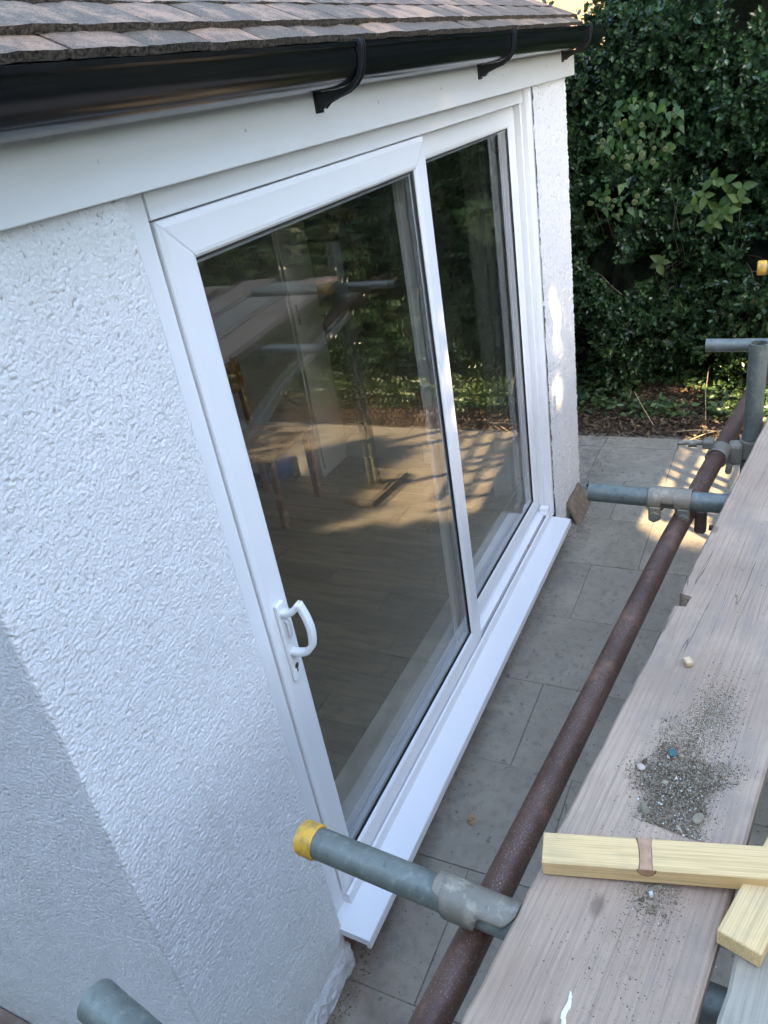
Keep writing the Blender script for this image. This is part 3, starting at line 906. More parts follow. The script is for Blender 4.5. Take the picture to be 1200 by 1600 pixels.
sweep_rect(h, cat_rom([(0.124, hy - 0.054, 1.112), (0.1245, hy - 0.067, 1.075), (0.1245, hy - 0.073, 1.035), (0.124, hy - 0.069, 0.998), (0.1235, hy - 0.062, 0.980)], 5), 0.022, 0.015)
sweep_rect(h, cat_rom([(0.1235, hy - 0.066, 0.988), (0.123, hy - 0.050, 0.967), (0.122, hy - 0.028, 0.9585), (0.121, hy + 0.004, 0.9565)], 5), 0.023, 0.016)
h.build('handle', UPVC, door)
lv = MB()
sweep_rect(lv, cat_rom([(0.122, hy + 0.003, 1.056), (0.1225, hy - 0.010, 1.050), (0.1225, hy - 0.012, 1.030), (0.1225, hy - 0.010, 1.008)], 4), 0.011, 0.008)
lv.build('handle_lever', UPVC, door)
lk = MB()
lk.tube([(0.121, hy + 0.002, 0.911), (0.121, hy - 0.0035, 0.911)], 0.0085, 18)
lk.box((0.121, hy - 0.0008, 0.8985), (0.0085, 0.004, 0.019), None, 0.0015)
lk.build('lock_cylinder', CHROME, door)
MB().box((0.121, hy - 0.0042, 0.909), (0.0018, 0.002, 0.009)).build('keyhole', BLACK, door)

cup = empty('cupboard', (2.78, 1.7, FZ), 'tall pale cupboard standing against the right wall of the room', 'cupboard')
PALE = m_plain('pale_paint', (0.47, 0.46, 0.42), 0.5, 0, 0.05, 5)
MB().box2((2.62, 1.52, FZ + 0.001), (2.935, 2.15, 2.12), 0.004).build('carcass', PALE, cup)
MB().box2((2.63, 1.498, FZ + 0.06), (2.93, 1.519, 2.10), 0.003).build('door', PALE, cup)
MB().box2((2.655, 1.485, 1.02), (2.667, 1.497, 1.14), 0.002).build('handle', CHROME, cup)
# things inside the room
CURT = m_plain('curtain_cloth', (0.36, 0.35, 0.31), 0.8, 0, 0.1, 6)
def curtain(name, x0, x1, y, mat, label, waves, amp=0.035):
    n = 90
    xs = np.linspace(x0, x1, n)
    yv = y + amp * np.sin(np.linspace(0, waves * 2 * math.pi, n)) + 0.01 * vnoise(xs * 20, xs * 0, 5)
    zs = np.linspace(FZ + 0.02, 2.16, 14)
    V = np.array([(xs[i] + 0.012 * math.sin(z * 2 + i * .2), yv[i], z) for i in range(n) for z in zs])
    o = link(name, grid_mesh(name, V, n, 14), mat)
    return tag(o, label, 'curtain')
curtain('curtain', 2.50, 2.86, 0.30, CURT, 'pale grey pleated curtain inside at the far end of the door', 5)
curtain('curtain', 2.08, 2.24, 2.05, m_plain('gold_curtain', (0.30, 0.17, 0.045), 0.8, 0, 0.3, 12), 'narrow golden brown curtain deep inside the room', 3)
fr = empty('picture', (1.9, 4.38, 1.2), 'white framed dark picture hanging on the rear wall of the room', 'picture')
MB().box2((1.62, 4.38, 1.05), (2.20, 4.415, 1.85), 0.006).build('picture_frame', UPVC, fr)
MB().box2((1.68, 4.372, 1.11), (2.14, 4.379, 1.79)).build('picture_print', m_plain('dark_print', (0.05, 0.07, 0.06), 0.3, 0, 0.6, 8), fr)
OAK = m_pine('orange_wood', (0.10, 0.038, 0.011), (0.15, 0.058, 0.016))
ch = empty('dining_chair', (2.2, 1.62, FZ), 'orange wooden dining chair seen faintly through the glass', 'chair')
for dx, dy, top in ((-.19, -.19, .43), (.19, -.19, .43), (-.19, .19, .90), (.19, .19, .90)):
    MB().box2((2.2 + dx - .019, 1.62 + dy - .019, FZ + 0.001), (2.2 + dx + .019, 1.62 + dy + .019, FZ + top), 0.004).build('leg', OAK, ch)
MB().box2((1.98, 1.40, FZ + .43), (2.42, 1.84, FZ + .455), 0.008).build('seat', OAK, ch)
MB().box2((2.03, 1.797, FZ + .70), (2.37, 1.823, FZ + .88), 0.005).build('backrest', OAK, ch)
bg = MB()
bag_v = []
for j, (rx, rz) in enumerate(((.14, 0.0), (.16, .05), (.15, .14), (.11, .20), (.03, .22))):
    for k in range(16):
        a = 2 * math.pi * k / 16
        bag_v.append((2.62 + rx * math.cos(a) * (1 + .08 * math.sin(3 * a + j)), 1.86 + rx * .7 * math.sin(a), FZ + 0.002 + rz + .01 * math.sin(5 * a)))
bg.add(bag_v, [(j * 16 + k, j * 16 + (k + 1) % 16, j * 16 + 16 + (k + 1) % 16, j * 16 + 16 + k) for j in range(4) for k in range(16)] + [tuple(range(64, 80)), tuple(reversed(range(16)))], True)
tag(bg.build('shoulder_bag', m_plain('blue_cloth', (0.04, 0.07, 0.22), 0.7, 0, 0.3, 12)), 'blue cloth bag slumped on the wooden floor behind the chair', 'bag')

# ------------------------------------------------------------------ scaffold
TR, BZ = 0.02415, 1.21                      # tube radius, top of the boards
TZ = BZ - 0.038 - TR                        # transom axis
LZ = TZ - 2 * TR - 0.004
sca = empty('scaffold', (1.1, -1.5, GZ), 'low tube scaffold with rusty ledger and grey transoms in front of the door', 'scaffold')
def tube_obj(name, pts, mat, hollow=0.004, r=TR):
    return MB().tube(pts, r, 28, True, hollow).build(name, mat, sca)
led = tube_obj('ledger', [(-1.6, -0.578, LZ), (-0.569, -0.708, LZ), (0.60, -0.832, LZ), (1.15, -0.905, LZ), (3.35, -1.21, LZ)], RUST)
led['label'] = 'rusty brown ledger tube along the house side'
t1 = tube_obj('transom', [(-0.4655, -0.428, TZ), (-0.4915, -0.775, TZ), (-0.59, -2.15, TZ)], GALV)
t1['label'] = 'nearest transom, with a yellow end cap'
t2 = tube_obj('transom', [(0.709, -0.613, TZ), (0.700, -0.88, TZ), (0.66, -2.2, TZ)], GALV)
t3 = tube_obj('transom', [(1.865, -0.782, TZ), (1.845, -2.3, TZ)], GALV)
tube_obj('transom', [(3.0, -0.95, TZ), (2.93, -2.35, TZ)], GALV)
tube_obj('transom', [(-0.8272, -0.3969, 1.30), (-0.9367, -1.0071, 1.30)], GALV)['label'] = 'short grey tube end low at the near left'
tube_obj('transom', [(2.24, -0.926, 1.325), (2.247, -1.40, 1.325)], GALV)
# yellow caps
def cap(a, b):
    a, b = Vector(a), Vector(b); d = (b - a).normalized()
    m = MB()
    m.tube([a - d * 0.006, a - d * 0.004, a + d * 0.0, a + d * 0.024, a + d * 0.0265], 0, 28, True, 0, [0.0215, 0.0262, 0.0275, 0.0275, 0.0262])
    return m.build('end_cap', YELLOW, sca)
cap((-0.4655, -0.428, TZ), (-0.4915, -0.775, TZ))['label'] = 'yellow plastic cap on the nearest transom'
cap((2.24, -0.926, 1.325), (2.26, -2.3, 1.325))
# standards
SXP, SYP = 1.128, -0.9765
tube_obj('standard', [(SXP, SYP, GZ + 0.045), (SXP, SYP, 1.405)], GALV)['label'] = 'short upright tube standing above the boards'
for x, y, top in ((2.91, -1.245, 1.42), (0.95, -2.22, 2.1), (2.75, -2.38, 2.1), (-1.55, -0.70, 1.15), (-1.6, -2.1, 2.1)):
    tube_obj('standard', [(x, y, GZ + 0.045), (x, y, top)], GALV)
tube_obj('ledger', [(-1.8, -2.04, LZ), (3.2, -2.375, LZ)], RUST)
for x, y in ((SXP, SYP), (2.91, -1.245), (0.95, -2.22), (2.75, -2.38), (-1.55, -0.70), (-1.6, -2.1)):
    MB().box((x, y, GZ + 0.042), (0.15, 0.15, 0.006)).tube([(x, y, GZ + 0.045), (x, y, GZ + 0.09)], 0.019, 12).build('base_plate', CASTIRON, sca)
# clips
def shell(mb, A, D, s0, s1, th_fn, R, tk, ns=26, nt=18, up=Vector((0, 0, 1))):
    """sheet wrapped on a tube: axis A+D*s, angles th_fn(s)->(lo,hi), 0 = top, positive = side of D x up"""
    D = Vector(D).normalized(); U = (up - D * up.dot(D)).normalized(); Sd = D.cross(U)
    outer, inner = [], []
    for i in range(ns + 1):
        s = s0 + (s1 - s0) * i / ns
        lo, hi = th_fn((i / ns))
        for j in range(nt + 1):
            a = lo + (hi - lo) * j / nt
            dr = U * math.cos(a) + Sd * math.sin(a)
            c = Vector(A) + D * s
            outer.append(c + dr * (R + tk)); inner.append(c + dr * R)
    n0 = len(outer); q = lambda i, j: i * (nt + 1) + j
    fs = []
    for i in range(ns):
        for j in range(nt):
            fs.append((q(i, j), q(i + 1, j), q(i + 1, j + 1), q(i, j + 1)))
            fs.append((n0 + q(i, j), n0 + q(i, j + 1), n0 + q(i + 1, j + 1), n0 + q(i + 1, j)))
    for i in range(ns):
        fs.append((q(i, 0), n0 + q(i, 0), n0 + q(i + 1, 0), q(i + 1, 0)))
        fs.append((q(i, nt), q(i + 1, nt), n0 + q(i + 1, nt), n0 + q(i, nt)))
    for j in range(nt):
        fs.append((q(0, j), q(0, j + 1), n0 + q(0, j + 1), n0 + q(0, j)))
        fs.append((q(ns, j), n0 + q(ns, j), n0 + q(ns, j + 1), q(ns, j + 1)))
    mb.add(outer + inner, fs, True)
D1 = Vector((-0.026, -0.347, 0)).normalized()
def th1(t):
    # the positive side faces the near end; a rounded tongue hangs near the start
    if t < 0.13: hi = 0.35 + 0.45 * math.sqrt(t / 0.13)
    else:
        hi = 0.95
        q = (t - 0.36) / 0.24
        if abs(q) < 1: hi = max(hi, 0.80 + 1.65 * (1 - abs(q) ** 2.6) ** 0.6)
        if t > 0.86: hi = 0.95 - 0.75 * ((t - 0.86) / 0.14) ** 1.6
    return (-1.45, hi)
c1 = MB()
A1 = Vector((-0.4655, -0.428, TZ))
shell(c1, A1, D1, 0.232, 0.356, th1, TR + 0.0012, 0.0038, 52, 22)
clip1 = c1.build('coupler', CASTIRON, sca); clip1['label'] = 'thin steel clip lapped over the nearest transom'
D2 = Vector((-0.009, -0.267, 0)).normalized()
A2 = Vector((0.709, -0.613, TZ))
c2 = MB()
def th2(t):
    e = 1.0 if 0.30 < t < 0.66 else 1.75
    return (-1.75, 1.6 + (0.75 if (t < 0.34 or t > 0.64) else 0.0))
shell(c2, A2, D2, 0.150, 0.252, th2, TR + 0.001, 0.005)
for s in (0.168, 0.236):
    p = A2 + D2 * s
    for sg in (-1, 1):
        c2.box((p.x + sg * 0.024, p.y, p.z - 0.030), (0.012, 0.030, 0.040), None, 0.004)
    c2.tube([(p.x - 0.042, p.y, p.z - 0.036), (p.x + 0.036, p.y, p.z - 0.036)], 0.0075, 10)
    c2.tube([(p.x - 0.040, p.y, p.z - 0.036), (p.x - 0.031, p.y, p.z - 0.036)], 0.014, 6)
c2.build('coupler', CASTIRON, sca)['label'] = 'wide double clip where the second transom crosses the ledger'
# right-angle coupler at the post
def ang_coupler(x, y, z, dled):
    m = MB()
    dled = Vector(dled).normalized()
    shell(m, Vector((x, y, z)) - dled * 0.028, dled, 0.0, 0.056, lambda t: (-2.9, 2.9), TR + 0.0006, 0.0055, 8, 22)
    shell(m, (x + 0.0, y, z - 0.05), (0, 0, 1), 0.0, 0.0, lambda t: (0, 1), TR, 0.004, 1, 1) if False else None
    return m
ang = ang_coupler(SXP - 0.055, -0.8955 - 0.0, LZ, (0.55, -0.073, 0))
ang.tube([(SXP - 0.055, -0.785, LZ + 0.031), (SXP - 0.052, -0.872, LZ + 0.034)], 0.0065, 10)
ang.box((SXP - 0.055, -0.868, LZ + 0.034), (0.034, 0.030, 0.026), None, 0.006, 2)
ang.tube([(SXP - 0.055, -0.815, LZ + 0.031), (SXP - 0.055, -0.838, LZ + 0.032)], 0.0115, 6)
shell(ang, (SXP, SYP, LZ - 0.028), (0, 0, 1), 0.0, 0.056, lambda t: (-2.9, 2.9), TR + 0.0006, 0.0055, 8, 22, Vector((0, 1, 0)))
ang.box((SXP - 0.012, -0.938, LZ - 0.012), (0.045, 0.040, 0.066), None, 0.010, 2)
ang.tube([(SXP + 0.02, -0.925, LZ - 0.045), (SXP - 0.07, -0.925, LZ - 0.045)], 0.009, 8)
ang.build('coupler', CASTIRON, sca)['label'] = 'bolted coupler joining post and ledger'
for x, y in ((2.91, -1.19), (0.95, -2.215), (2.75, -2.36)):
    MB().box((x, y, LZ), (0.07, 0.07, 0.06), None, 0.012, 2).tube([(x - 0.05, y + 0.03, LZ + 0.02), (x + 0.05, y + 0.03, LZ + 0.02)], 0.008, 8).build('coupler', CASTIRON, sca)
# bolt tail under the second clip, rust brown
b_ = MB()
b_.box((0.735, -0.885, LZ - 0.025), (0.032, 0.028, 0.060), None, 0.006)
b_.tube([(0.735, -0.905, LZ - 0.04), (0.735, -0.965, LZ - 0.045)], 0.008, 8)
b_.box((0.735, -0.945, LZ - 0.046), (0.026, 0.016, 0.026), None, 0.003)
b_.build('bolt', RUST, sca)

# sole boards under two posts
def slab_thing(name, c, s, yaw, mat, label, cat, bev=0.004, group=None):
    o = MB().box((0, 0, 0), s, None, bev).build(name, mat)
    o.location = c; o.rotation_euler = (0, 0, yaw)
    return tag(o, label, cat, group)
slab_thing('sole_board', (2.90, -1.255, GZ + 0.0195), (0.46, 0.225, 0.038), 0.1, BOARD_GREY, 'short timber sole board under far house-side scaffold post', 'board')
slab_thing('sole_board', (1.128, -0.985, GZ + 0.0195), (0.42, 0.225, 0.038), -0.1, BOARD_GREY, 'short timber sole board under post beside the platform', 'board')
slab_thing('sole_board', (0.95, -2.22, GZ + 0.0195), (0.42, 0.225, 0.038), -0.3, BOARD_GREY, 'timber sole board under near garden-side scaffold post', 'board')
slab_thing('sole_board', (2.75, -2.38, GZ + 0.0195), (0.42, 0.225, 0.038), 0.25, BOARD_GREY, 'timber sole board under far garden-side scaffold post', 'board')
slab_thing('sole_board', (-1.55, -0.70, GZ + 0.0195), (0.42, 0.225, 0.038), 0.05, BOARD_GREY, 'timber sole board under house-side post behind the viewer', 'board')
slab_thing('sole_board', (-1.6, -2.1, GZ + 0.0195), (0.42, 0.225, 0.038), 0.2, BOARD_GREY, 'timber sole board under garden-side post behind the viewer', 'board')

# scaffold boards
def scaff_board(x0, y0, x1, slope, z, mat, label, seed, notch=None):
    """house-side edge runs from (x0,y0) with the given slope; 225 x 38"""
    L = (x1 - x0) * math.hypot(1, slope)
    W, T = 0.226, 0.038
    r = np.random.RandomState(seed)
    nx, prof = 120, []
    xs = np.linspace(0, L, nx)
    e1 = 0.0035 * (vnoise(xs * 6, xs * 0, seed) - 0.5) + 0.003 * (vnoise(xs * 35, xs * 0, seed + 1) - 0.5)
    e2 = 0.0035 * (vnoise(xs * 6, xs * 0, seed + 2) - 0.5) + 0.003 * (vnoise(xs * 35, xs * 0, seed + 3) - 0.5)
    nd = np.zeros(nx)
    if notch is not None:
        xs = np.sort(np.concatenate([xs, notch + np.array([-.022, -.018, -.008, 0.0, .008, .016, .020])])); nx = len(xs)
        e1 = 0.0035 * (vnoise(xs * 6, xs * 0, seed) - 0.5) + 0.003 * (vnoise(xs * 35, xs * 0, seed + 1) - 0.5)
        e2 = 0.0035 * (vnoise(xs * 6, xs * 0, seed + 2) - 0.5)
        nd = 0.020 * (np.abs(xs - notch) < 0.0185)
    b = 0.004
    rows = []
    for sec in range(12):
        if sec == 0: y, zz = e1 - nd, np.full(nx, -b) - nd * .2
        elif sec == 1: y, zz = e1 - b - nd, np.zeros(nx) - nd * .0
        elif 2 <= sec <= 6:
            f = (sec - 1) / 6
            y, zz = -W * f + 0 * xs, 0.0012 * (vnoise(xs * 3 + sec, xs * 0 + sec, seed + 9) - .5)
        elif sec == 7: y, zz = -W + e2 + b, np.zeros(nx)
        elif sec == 8: y, zz = -W + e2, np.full(nx, -b)
        elif sec == 9: y, zz = -W + e2, np.full(nx, -T + b)
        elif sec == 10: y, zz = -W + e2 + b, np.full(nx, -T)
        elif sec == 11: y, zz = e1 - b - nd, np.full(nx, -T)
        rows.append(np.stack([xs, y, zz], 1))
    rows.append(np.stack([xs, e1 - nd, np.full(nx, -T + b)], 1))
    V = np.stack(rows, 1)       # nx, 13, 3
    m = V.shape[1]
    F = [(i * m + j, (i + 1) * m + j, (i + 1) * m + (j + 1) % m, i * m + (j + 1) % m) for i in range(nx - 1) for j in range(m)]
    mb = MB().add(V.reshape(-1, 3), F, False)
    mb.add(V[0], [tuple(range(m))]); mb.add(V[-1], [tuple(reversed(range(m)))])
    o = mb.build('scaffold_board', mat)
    o.location = (x0, y0, z); o.rotation_euler = (0, 0, math.atan(slope))
    return tag(o, label, 'board', 'scaffold boards on the platform')
S1 = -0.1392
def y1(x): return -1.0140 + S1 * (x - 1.0917)
# notch position along board 1
bx0 = -1.02
nb = (0.204 - bx0) * math.hypot(1, S1)
b1 = scaff_board(bx0, y1(bx0), 3.02, S1, BZ, BOARD, 'pinkish weathered board nearest the door, scattered with grit', 5, nb)
scaff_board(-1.06, -0.9635, 2.95, S1, BZ - 0.002, BOARD_GREY, 'greyer board across the narrow gap under the short batten', 6)
scaff_board(-1.3, -1.182, 3.04, S1, BZ - 0.001, BOARD, 'third board from the house on the platform', 7)
scaff_board(-1.2, -1.446, 2.9, S1, BZ, BOARD_GREY, 'outermost flat board on the garden side of the platform', 8)
scaff_board(-0.9, -1.53, 2.75, -0.125, BZ + 0.040, BOARD, 'spare board lying on top of the outermost one', 9)
# paint splash on the first board
PAINT = m_plain('dried_paint', (0.78, 0.78, 0.76), 0.5, 0, 0.12, 60, 0.4)
def blob_outline(c, L, W, ang, n, seed, z, th=0.0012):
    r = random.Random(seed)
    vs = []
    for k in range(n):
        a = 2 * math.pi * k / n
        rr = 1 + r.uniform(-.3, .3)
        x, y = L * math.cos(a) * rr, W * math.sin(a) * rr
        vs.append((c[0] + x * math.cos(ang) - y * math.sin(ang), c[1] + x * math.sin(ang) + y * math.cos(ang)))
    m = MB()
    n_ = len(vs)
    top = [(c[0] + (x - c[0]) * .8, c[1] + (y - c[1]) * .8, z + th) for x, y in vs]
    m.add([(x, y, z) for x, y in vs] + top + [(c[0], c[1], z + th * 1.3)], [(k, (k + 1) % n_, n_ + (k + 1) % n_, n_ + k) for k in range(n_)] + [(n_ + k, n_ + (k + 1) % n_, 2 * n_) for k in range(n_)], True)
    return m
pm = MB()
for i, (px, py, L, W) in enumerate(((-0.606, -0.877, 0.017, 0.0030), (-0.594, -0.8785, 0.011, 0.0016), (-0.618, -0.8775, 0.007, 0.0026))):
    q = blob_outline((px, py), L, W, -0.1 + 0.3 * i, 14, 40 + i, BZ + 0.0006)
    pm.add(q.v, q.f, True)
o = pm.build('paint_splash', PAINT, b1)

# battens
def batten(p0, p1, z0, z1, w, t, label, mat=PINE):
    """p0,p1 centre line ends of the top face"""
    a, b = Vector((p0[0], p0[1], z0 - t / 2)), Vector((p1[0], p1[1], z1 - t / 2))
    d = b - a
    o = MB().box((0, 0, 0), (d.length, w, t), None, 0.0014).build('roof_batten', mat)
    X = d.normalized(); Y = Vector((0, 0, 1)).cross(X).normalized(); Z = X.cross(Y)
    M = Matrix((X, Y, Z)).transposed().to_4x4(); M.translation = (a + b) / 2
    o.matrix_world = M
    return tag(o, label, 'batten')
ba = batten((-0.427, -0.803), (-0.27, -1.55), 1.2370, 1.2760, 0.047, 0.0255, 'pale sawn batten with a knot laid across the pinkish board')
bb = batten((-0.478, -1.046), (0.06, -1.215), 1.2362, 1.2362, 0.050, 0.0255, 'short pale batten lying under the longer one along the gap')
# knot in batten
KN = m_plain('knot_wood', (0.42, 0.235, 0.13), 0.6, 0, 0.2, 80)
KD = m_plain('knot_rim', (0.16, 0.08, 0.04), 0.7)
kv = Vector((0.217, -0.976, 0)).normalized()
def on_batten(u, v, dz):      # u along (0..L from p0), v across
    L = ba.data.vertices
    M = ba.matrix_world
    ln = (Vector((-0.27, -1.55, 1.276)) - Vector((-0.427, -0.803, 1.237))).length
    return M @ Vector((u - ln / 2, v, 0.01275 + dz))
kn = MB()
def strip(mb, lefts, rights, dz):
    n = len(lefts)
    vs = [on_batten(u, v, dz) for u, v in lefts] + [on_batten(u, v, dz) for u, v in rights]
    mb.add(vs, [(i, i + 1, n + i + 1, n + i) for i in range(n - 1)])
vsx = [-.0235, -.012, 0, .012, .0235]
strip(kn, list(zip((.1225, .1235, .1242, .1232, .1215), vsx)), list(zip((.1388, .1382, .1385, .1388, .1400), vsx)), 0.0004)
kd = MB(); strip(kd, list(zip((.1213, .1230, .1230, .1225, .1195), vsx)), list(zip((.1227, .1237, .1244, .1234, .1217), vsx)), 0.0005)
strip(kd, list(zip((.1386, .1381, .1384, .1387, .1399), vsx)), list(zip((.1391, .1387, .1392, .1391, .1404), vsx)), 0.0005)
# the same knot on the sawn side of the batten
def on_side(u, w, dz):
    ln = (Vector((-0.27, -1.55, 1.276)) - Vector((-0.427, -0.803, 1.237))).length
    return ba.matrix_world @ Vector((u - ln / 2, side_v + dz, w))
side_v = 0.0235 if (ba.matrix_world.to_3x3() @ Vector((0, 1, 0))).x < 0 else -0.0235
for (rr, dz, tgt) in ((0.0115, 0.0004, kn), (0.0128, 0.0002, kd)):
    q = [on_side(.131, 0.0127, math.copysign(dz, side_v))] + [on_side(.131 + rr * 0.95 * math.cos(math.pi * k / 10), 0.0127 - rr * math.sin(math.pi * k / 10), math.copysign(dz, side_v)) for k in range(11)]
    tgt.add(q, [(0, k, k + 1) for k in range(1, 11)])
kn.build('knot', KN, ba)
kd.build('knot_rim', KD, ba)

# rubble heap and grit
def stones(n, fpos, fsize, seed, faceted=True):
    r = np.random.RandomState(seed)
    base = np.array([(1, 0, 0), (-1, 0, 0), (0, 1, 0), (0, -1, 0), (0, 0, 1), (0, 0, -1)], float)
    tri = np.array([(0, 2, 4), (2, 1, 4), (1, 3, 4), (3, 0, 4), (2, 0, 5), (1, 2, 5), (3, 1, 5), (0, 3, 5)])
    pos, sz = fpos(r, n), fsize(r, n)
    q = r.normal(size=(n, 3, 3)); Q, _ = np.linalg.qr(q)
    sc = sz[:, None] * (0.55 + 0.9 * r.rand(n, 3)); sc[:, 2] *= 0.8
    V = base[None] * (0.8 + 0.4 * r.rand(n, 6, 1)) * sc[:, None, :]
    V = np.einsum('nij,nkj->nki', Q, V) + pos[:, None, :]
    F = (tri[None] + (np.arange(n) * 6)[:, None, None]).reshape(-1, 3)
    return V.reshape(-1, 3), F, np.repeat(r.rand(n), 6)
GRIT = NT('grit')
_r = GRIT.attr('rnd')
GRIT = GRIT.set(GRIT.ramp(_r, [(0.0, (0.105, 0.076, 0.045)), (0.40, (0.21, 0.158, 0.10)), (0.70, (0.34, 0.265, 0.17)), (0.93, (0.40, 0.35, 0.26)), (0.965, (0.60, 0.57, 0.50)), (1.0, (0.74, 0.72, 0.66))]), 0.85)
GRIT.node_tree.nodes['Principled BSDF'].inputs['Specular IOR Level'].default_value = 0.25
bd = np.array([1.0, S1]) / math.hypot(1, S1); bn = np.array([-bd[1], bd[0]])
pc = np.array([-0.263, -0.953])
def heap_pos(r, n):
    a = r.rand(n) * 2 * np.pi
    R = 0.45 + 1.0 * vnoise(a * 1.9, a * 0, 19) + 0.20 * r.normal(size=n)
    rad = r.rand(n) ** 0.62 * R
    u = np.cos(a) * rad * 0.098 + 0.012; v = np.sin(a) * rad * 0.064
    u = np.where(u < -0.066, -0.066 + np.abs(u + 0.066) * 0.5, u)
    p = pc[None] + u[:, None] * bd + v[:, None] * bn
    hgt = 0.009 * np.clip(1 - rad * rad, 0, 1) * r.rand(n)
    return np.concatenate([p, (BZ + 0.0006 + hgt)[:, None]], 1)
def scat_pos(cu, cv, su, sv):
    def f(r, n):
        p = pc[None] + (cu + r.normal(size=n) * su)[:, None] * bd + (cv + np.clip(r.normal(size=n), -2.2, 2.2) * sv)[:, None] * bn
        return np.concatenate([p, np.full((n, 1), BZ + 0.0006)], 1)
    return f
def on_board(V, F, A):
    return V, F, A
parts_ = []
for n_, fp, sz_, sd in ((15000, heap_pos, lambda r, n: 0.0005 + 0.0009 * r.rand(n) ** 2, 1), (420, heap_pos, lambda r, n: 0.0014 + 0.0016 * r.rand(n) ** 2, 2), (26, heap_pos, lambda r, n: 0.003 + 0.003 * r.rand(n) ** 2, 3),
                      (4200, scat_pos(0.17, -0.012, 0.045, 0.018), lambda r, n: 0.0004 + 0.0008 * r.rand(n) ** 2, 4),
                      (3200, scat_pos(0.0, 0.0, 0.12, 0.034), lambda r, n: 0.0003 + 0.0008 * r.rand(n) ** 3, 5),
                      (1500, scat_pos(-0.172, -0.014, 0.020, 0.018), lambda r, n: 0.0003 + 0.0009 * r.rand(n) ** 2, 6), (16, scat_pos(-0.176, -0.016, 0.012, 0.013), lambda r, n: 0.003 + 0.0026 * r.rand(n), 9),
                      (900, scat_pos(-0.28, -0.005, 0.07, 0.045), lambda r, n: 0.0003 + 0.0010 * r.rand(n) ** 4, 7),
                      (420, scat_pos(0.55, 0.0, 0.4, 0.04), lambda r, n: 0.0003 + 0.0013 * r.rand(n) ** 4, 8)):
    parts_.append(stones(n_, fp, sz_, sd))
def join_np(parts_):
    Vs, Fs, As, k = [], [], [], 0
    for V, F, A in parts_:
        Vs.append(V); Fs.append(F + k); As.append(A); k += len(V)
    return np.concatenate(Vs), np.concatenate(Fs), np.concatenate(As)
V, F, A = join_np(parts_)
me = bpy.data.meshes.new('mortar_grit'); fill(me, V, F, {'rnd': A})
tag(link('mortar_grit', me, GRIT), 'swept heap of dark mortar grit and paint flakes on board', 'grit', kind='stuff')
def pebble(name, c, s, col, label, cat, seed):
    bm = bmesh.new(); bmesh.ops.create_icosphere(bm, subdivisions=2, radius=1)
    r = random.Random(seed)
    off = [Vector((r.uniform(-1, 1), r.uniform(-1, 1), r.uniform(-1, 1))) for _ in range(5)]
    for v in bm.verts:
        k = 1 + 0.12 * sum(math.sin(3 * v.co.dot(o_) + i) for i, o_ in enumerate(off)) / 2
        v.co = Vector((v.co.x * s[0] * k, v.co.y * s[1] * k, v.co.z * s[2] * k))
    me = bpy.data.meshes.new(name); bm.to_mesh(me); bm.free()
    o = link(name, me, m_plain(name + '_mat', col, 0.8, 0, 0.25, 90, 0.4))
    o.location = c; o.rotation_euler = (0, 0, r.uniform(0, 3))
    return tag(o, label, cat)
slab_thing('wood_chip', (0.019, -0.934, BZ + 0.0062), (0.017, 0.013, 0.011), 0.5, m_plain('chip_wood', (0.62, 0.44, 0.25), 0.7, 0, .2, 90), 'small square chip of yellow wood on the pinkish board', 'wood chip', 0.002)
pebble('pebble', (-0.305, -0.914, BZ + 0.0045), (0.011, 0.006, 0.0035), (0.20, 0.165, 0.10), 'flat olive stone at the left edge of the grit heap', 'stone', 3)
pebble('pebble', (-0.302, -0.985, BZ + 0.0055), (0.011, 0.007, 0.004), (0.25, 0.205, 0.13), 'olive grey stone at lower right of the grit heap', 'stone', 4)
pebble('pebble', (-0.232, -0.898, BZ + 0.004), (0.007, 0.006, 0.003), (0.48, 0.37, 0.29), 'pinkish lump at the upper left edge of grit heap', 'stone', 5)
pebble('pebble', (-0.418, -0.893, BZ + 0.003), (0.0045, 0.004, 0.0035), (0.6, 0.5, 0.33), 'tiny cream pebble in front of the knotted batten', 'stone', 6)
slab_thing('slate_flake', (-0.198, -0.937, BZ + 0.011), (0.014, 0.010, 0.0018), 0.4, m_plain('teal_flake', (0.03, 0.10, 0.09), 0.4), 'small teal green flake on top of the grit heap', 'flake', 0.0005)

# leaning tile at the foot of the pier
lt_t = NT('old_clay_tile')
_n = lt_t.noise(lt_t.coord(), 26, 5)
LT = lt_t.set(lt_t.mix(lt_t.ramp(_n, [(0.35, 0.0), (0.7, 1.0)]), (0.165, 0.12, 0.08), (0.27, 0.205, 0.14)), 0.8, normal=lt_t.bump(_n, 0.3, 0.002))
Bq, Lq, Tq = Vector((2.690, -0.094, GZ + 0.003)), Vector((2.732, -0.016, -0.070)), Vector((3.005, -0.016, -0.082))
ex, ey = (Bq - Lq), (Tq - Lq)
ez = ex.cross(ey).normalized()
tk = 0.018
cs = [Lq, Bq, Bq + ey, Tq]
inset = 0.006
ctr = sum(cs, Vector()) / 4
top_ = [p + (ctr - p).normalized() * inset for p in cs]
sgn = 1 if ez.y < 0 else -1
mt = MB()
mt.add([p for p in cs] + [p - ez * sgn * tk for p in cs] + [p + ez * sgn * 0.003 for p in top_],
       [(4, 5, 6, 7), (8, 9, 10, 11)] + [(k, (k + 1) % 4, 4 + (k + 1) % 4, 4 + k) for k in range(4)] + [(k, (k + 1) % 4, 8 + (k + 1) % 4, 8 + k) for k in range(4)])
tag(mt.build('clay_tile', LT), 'brown clay tile leaning on the pier foot beside the cill end', 'tile')

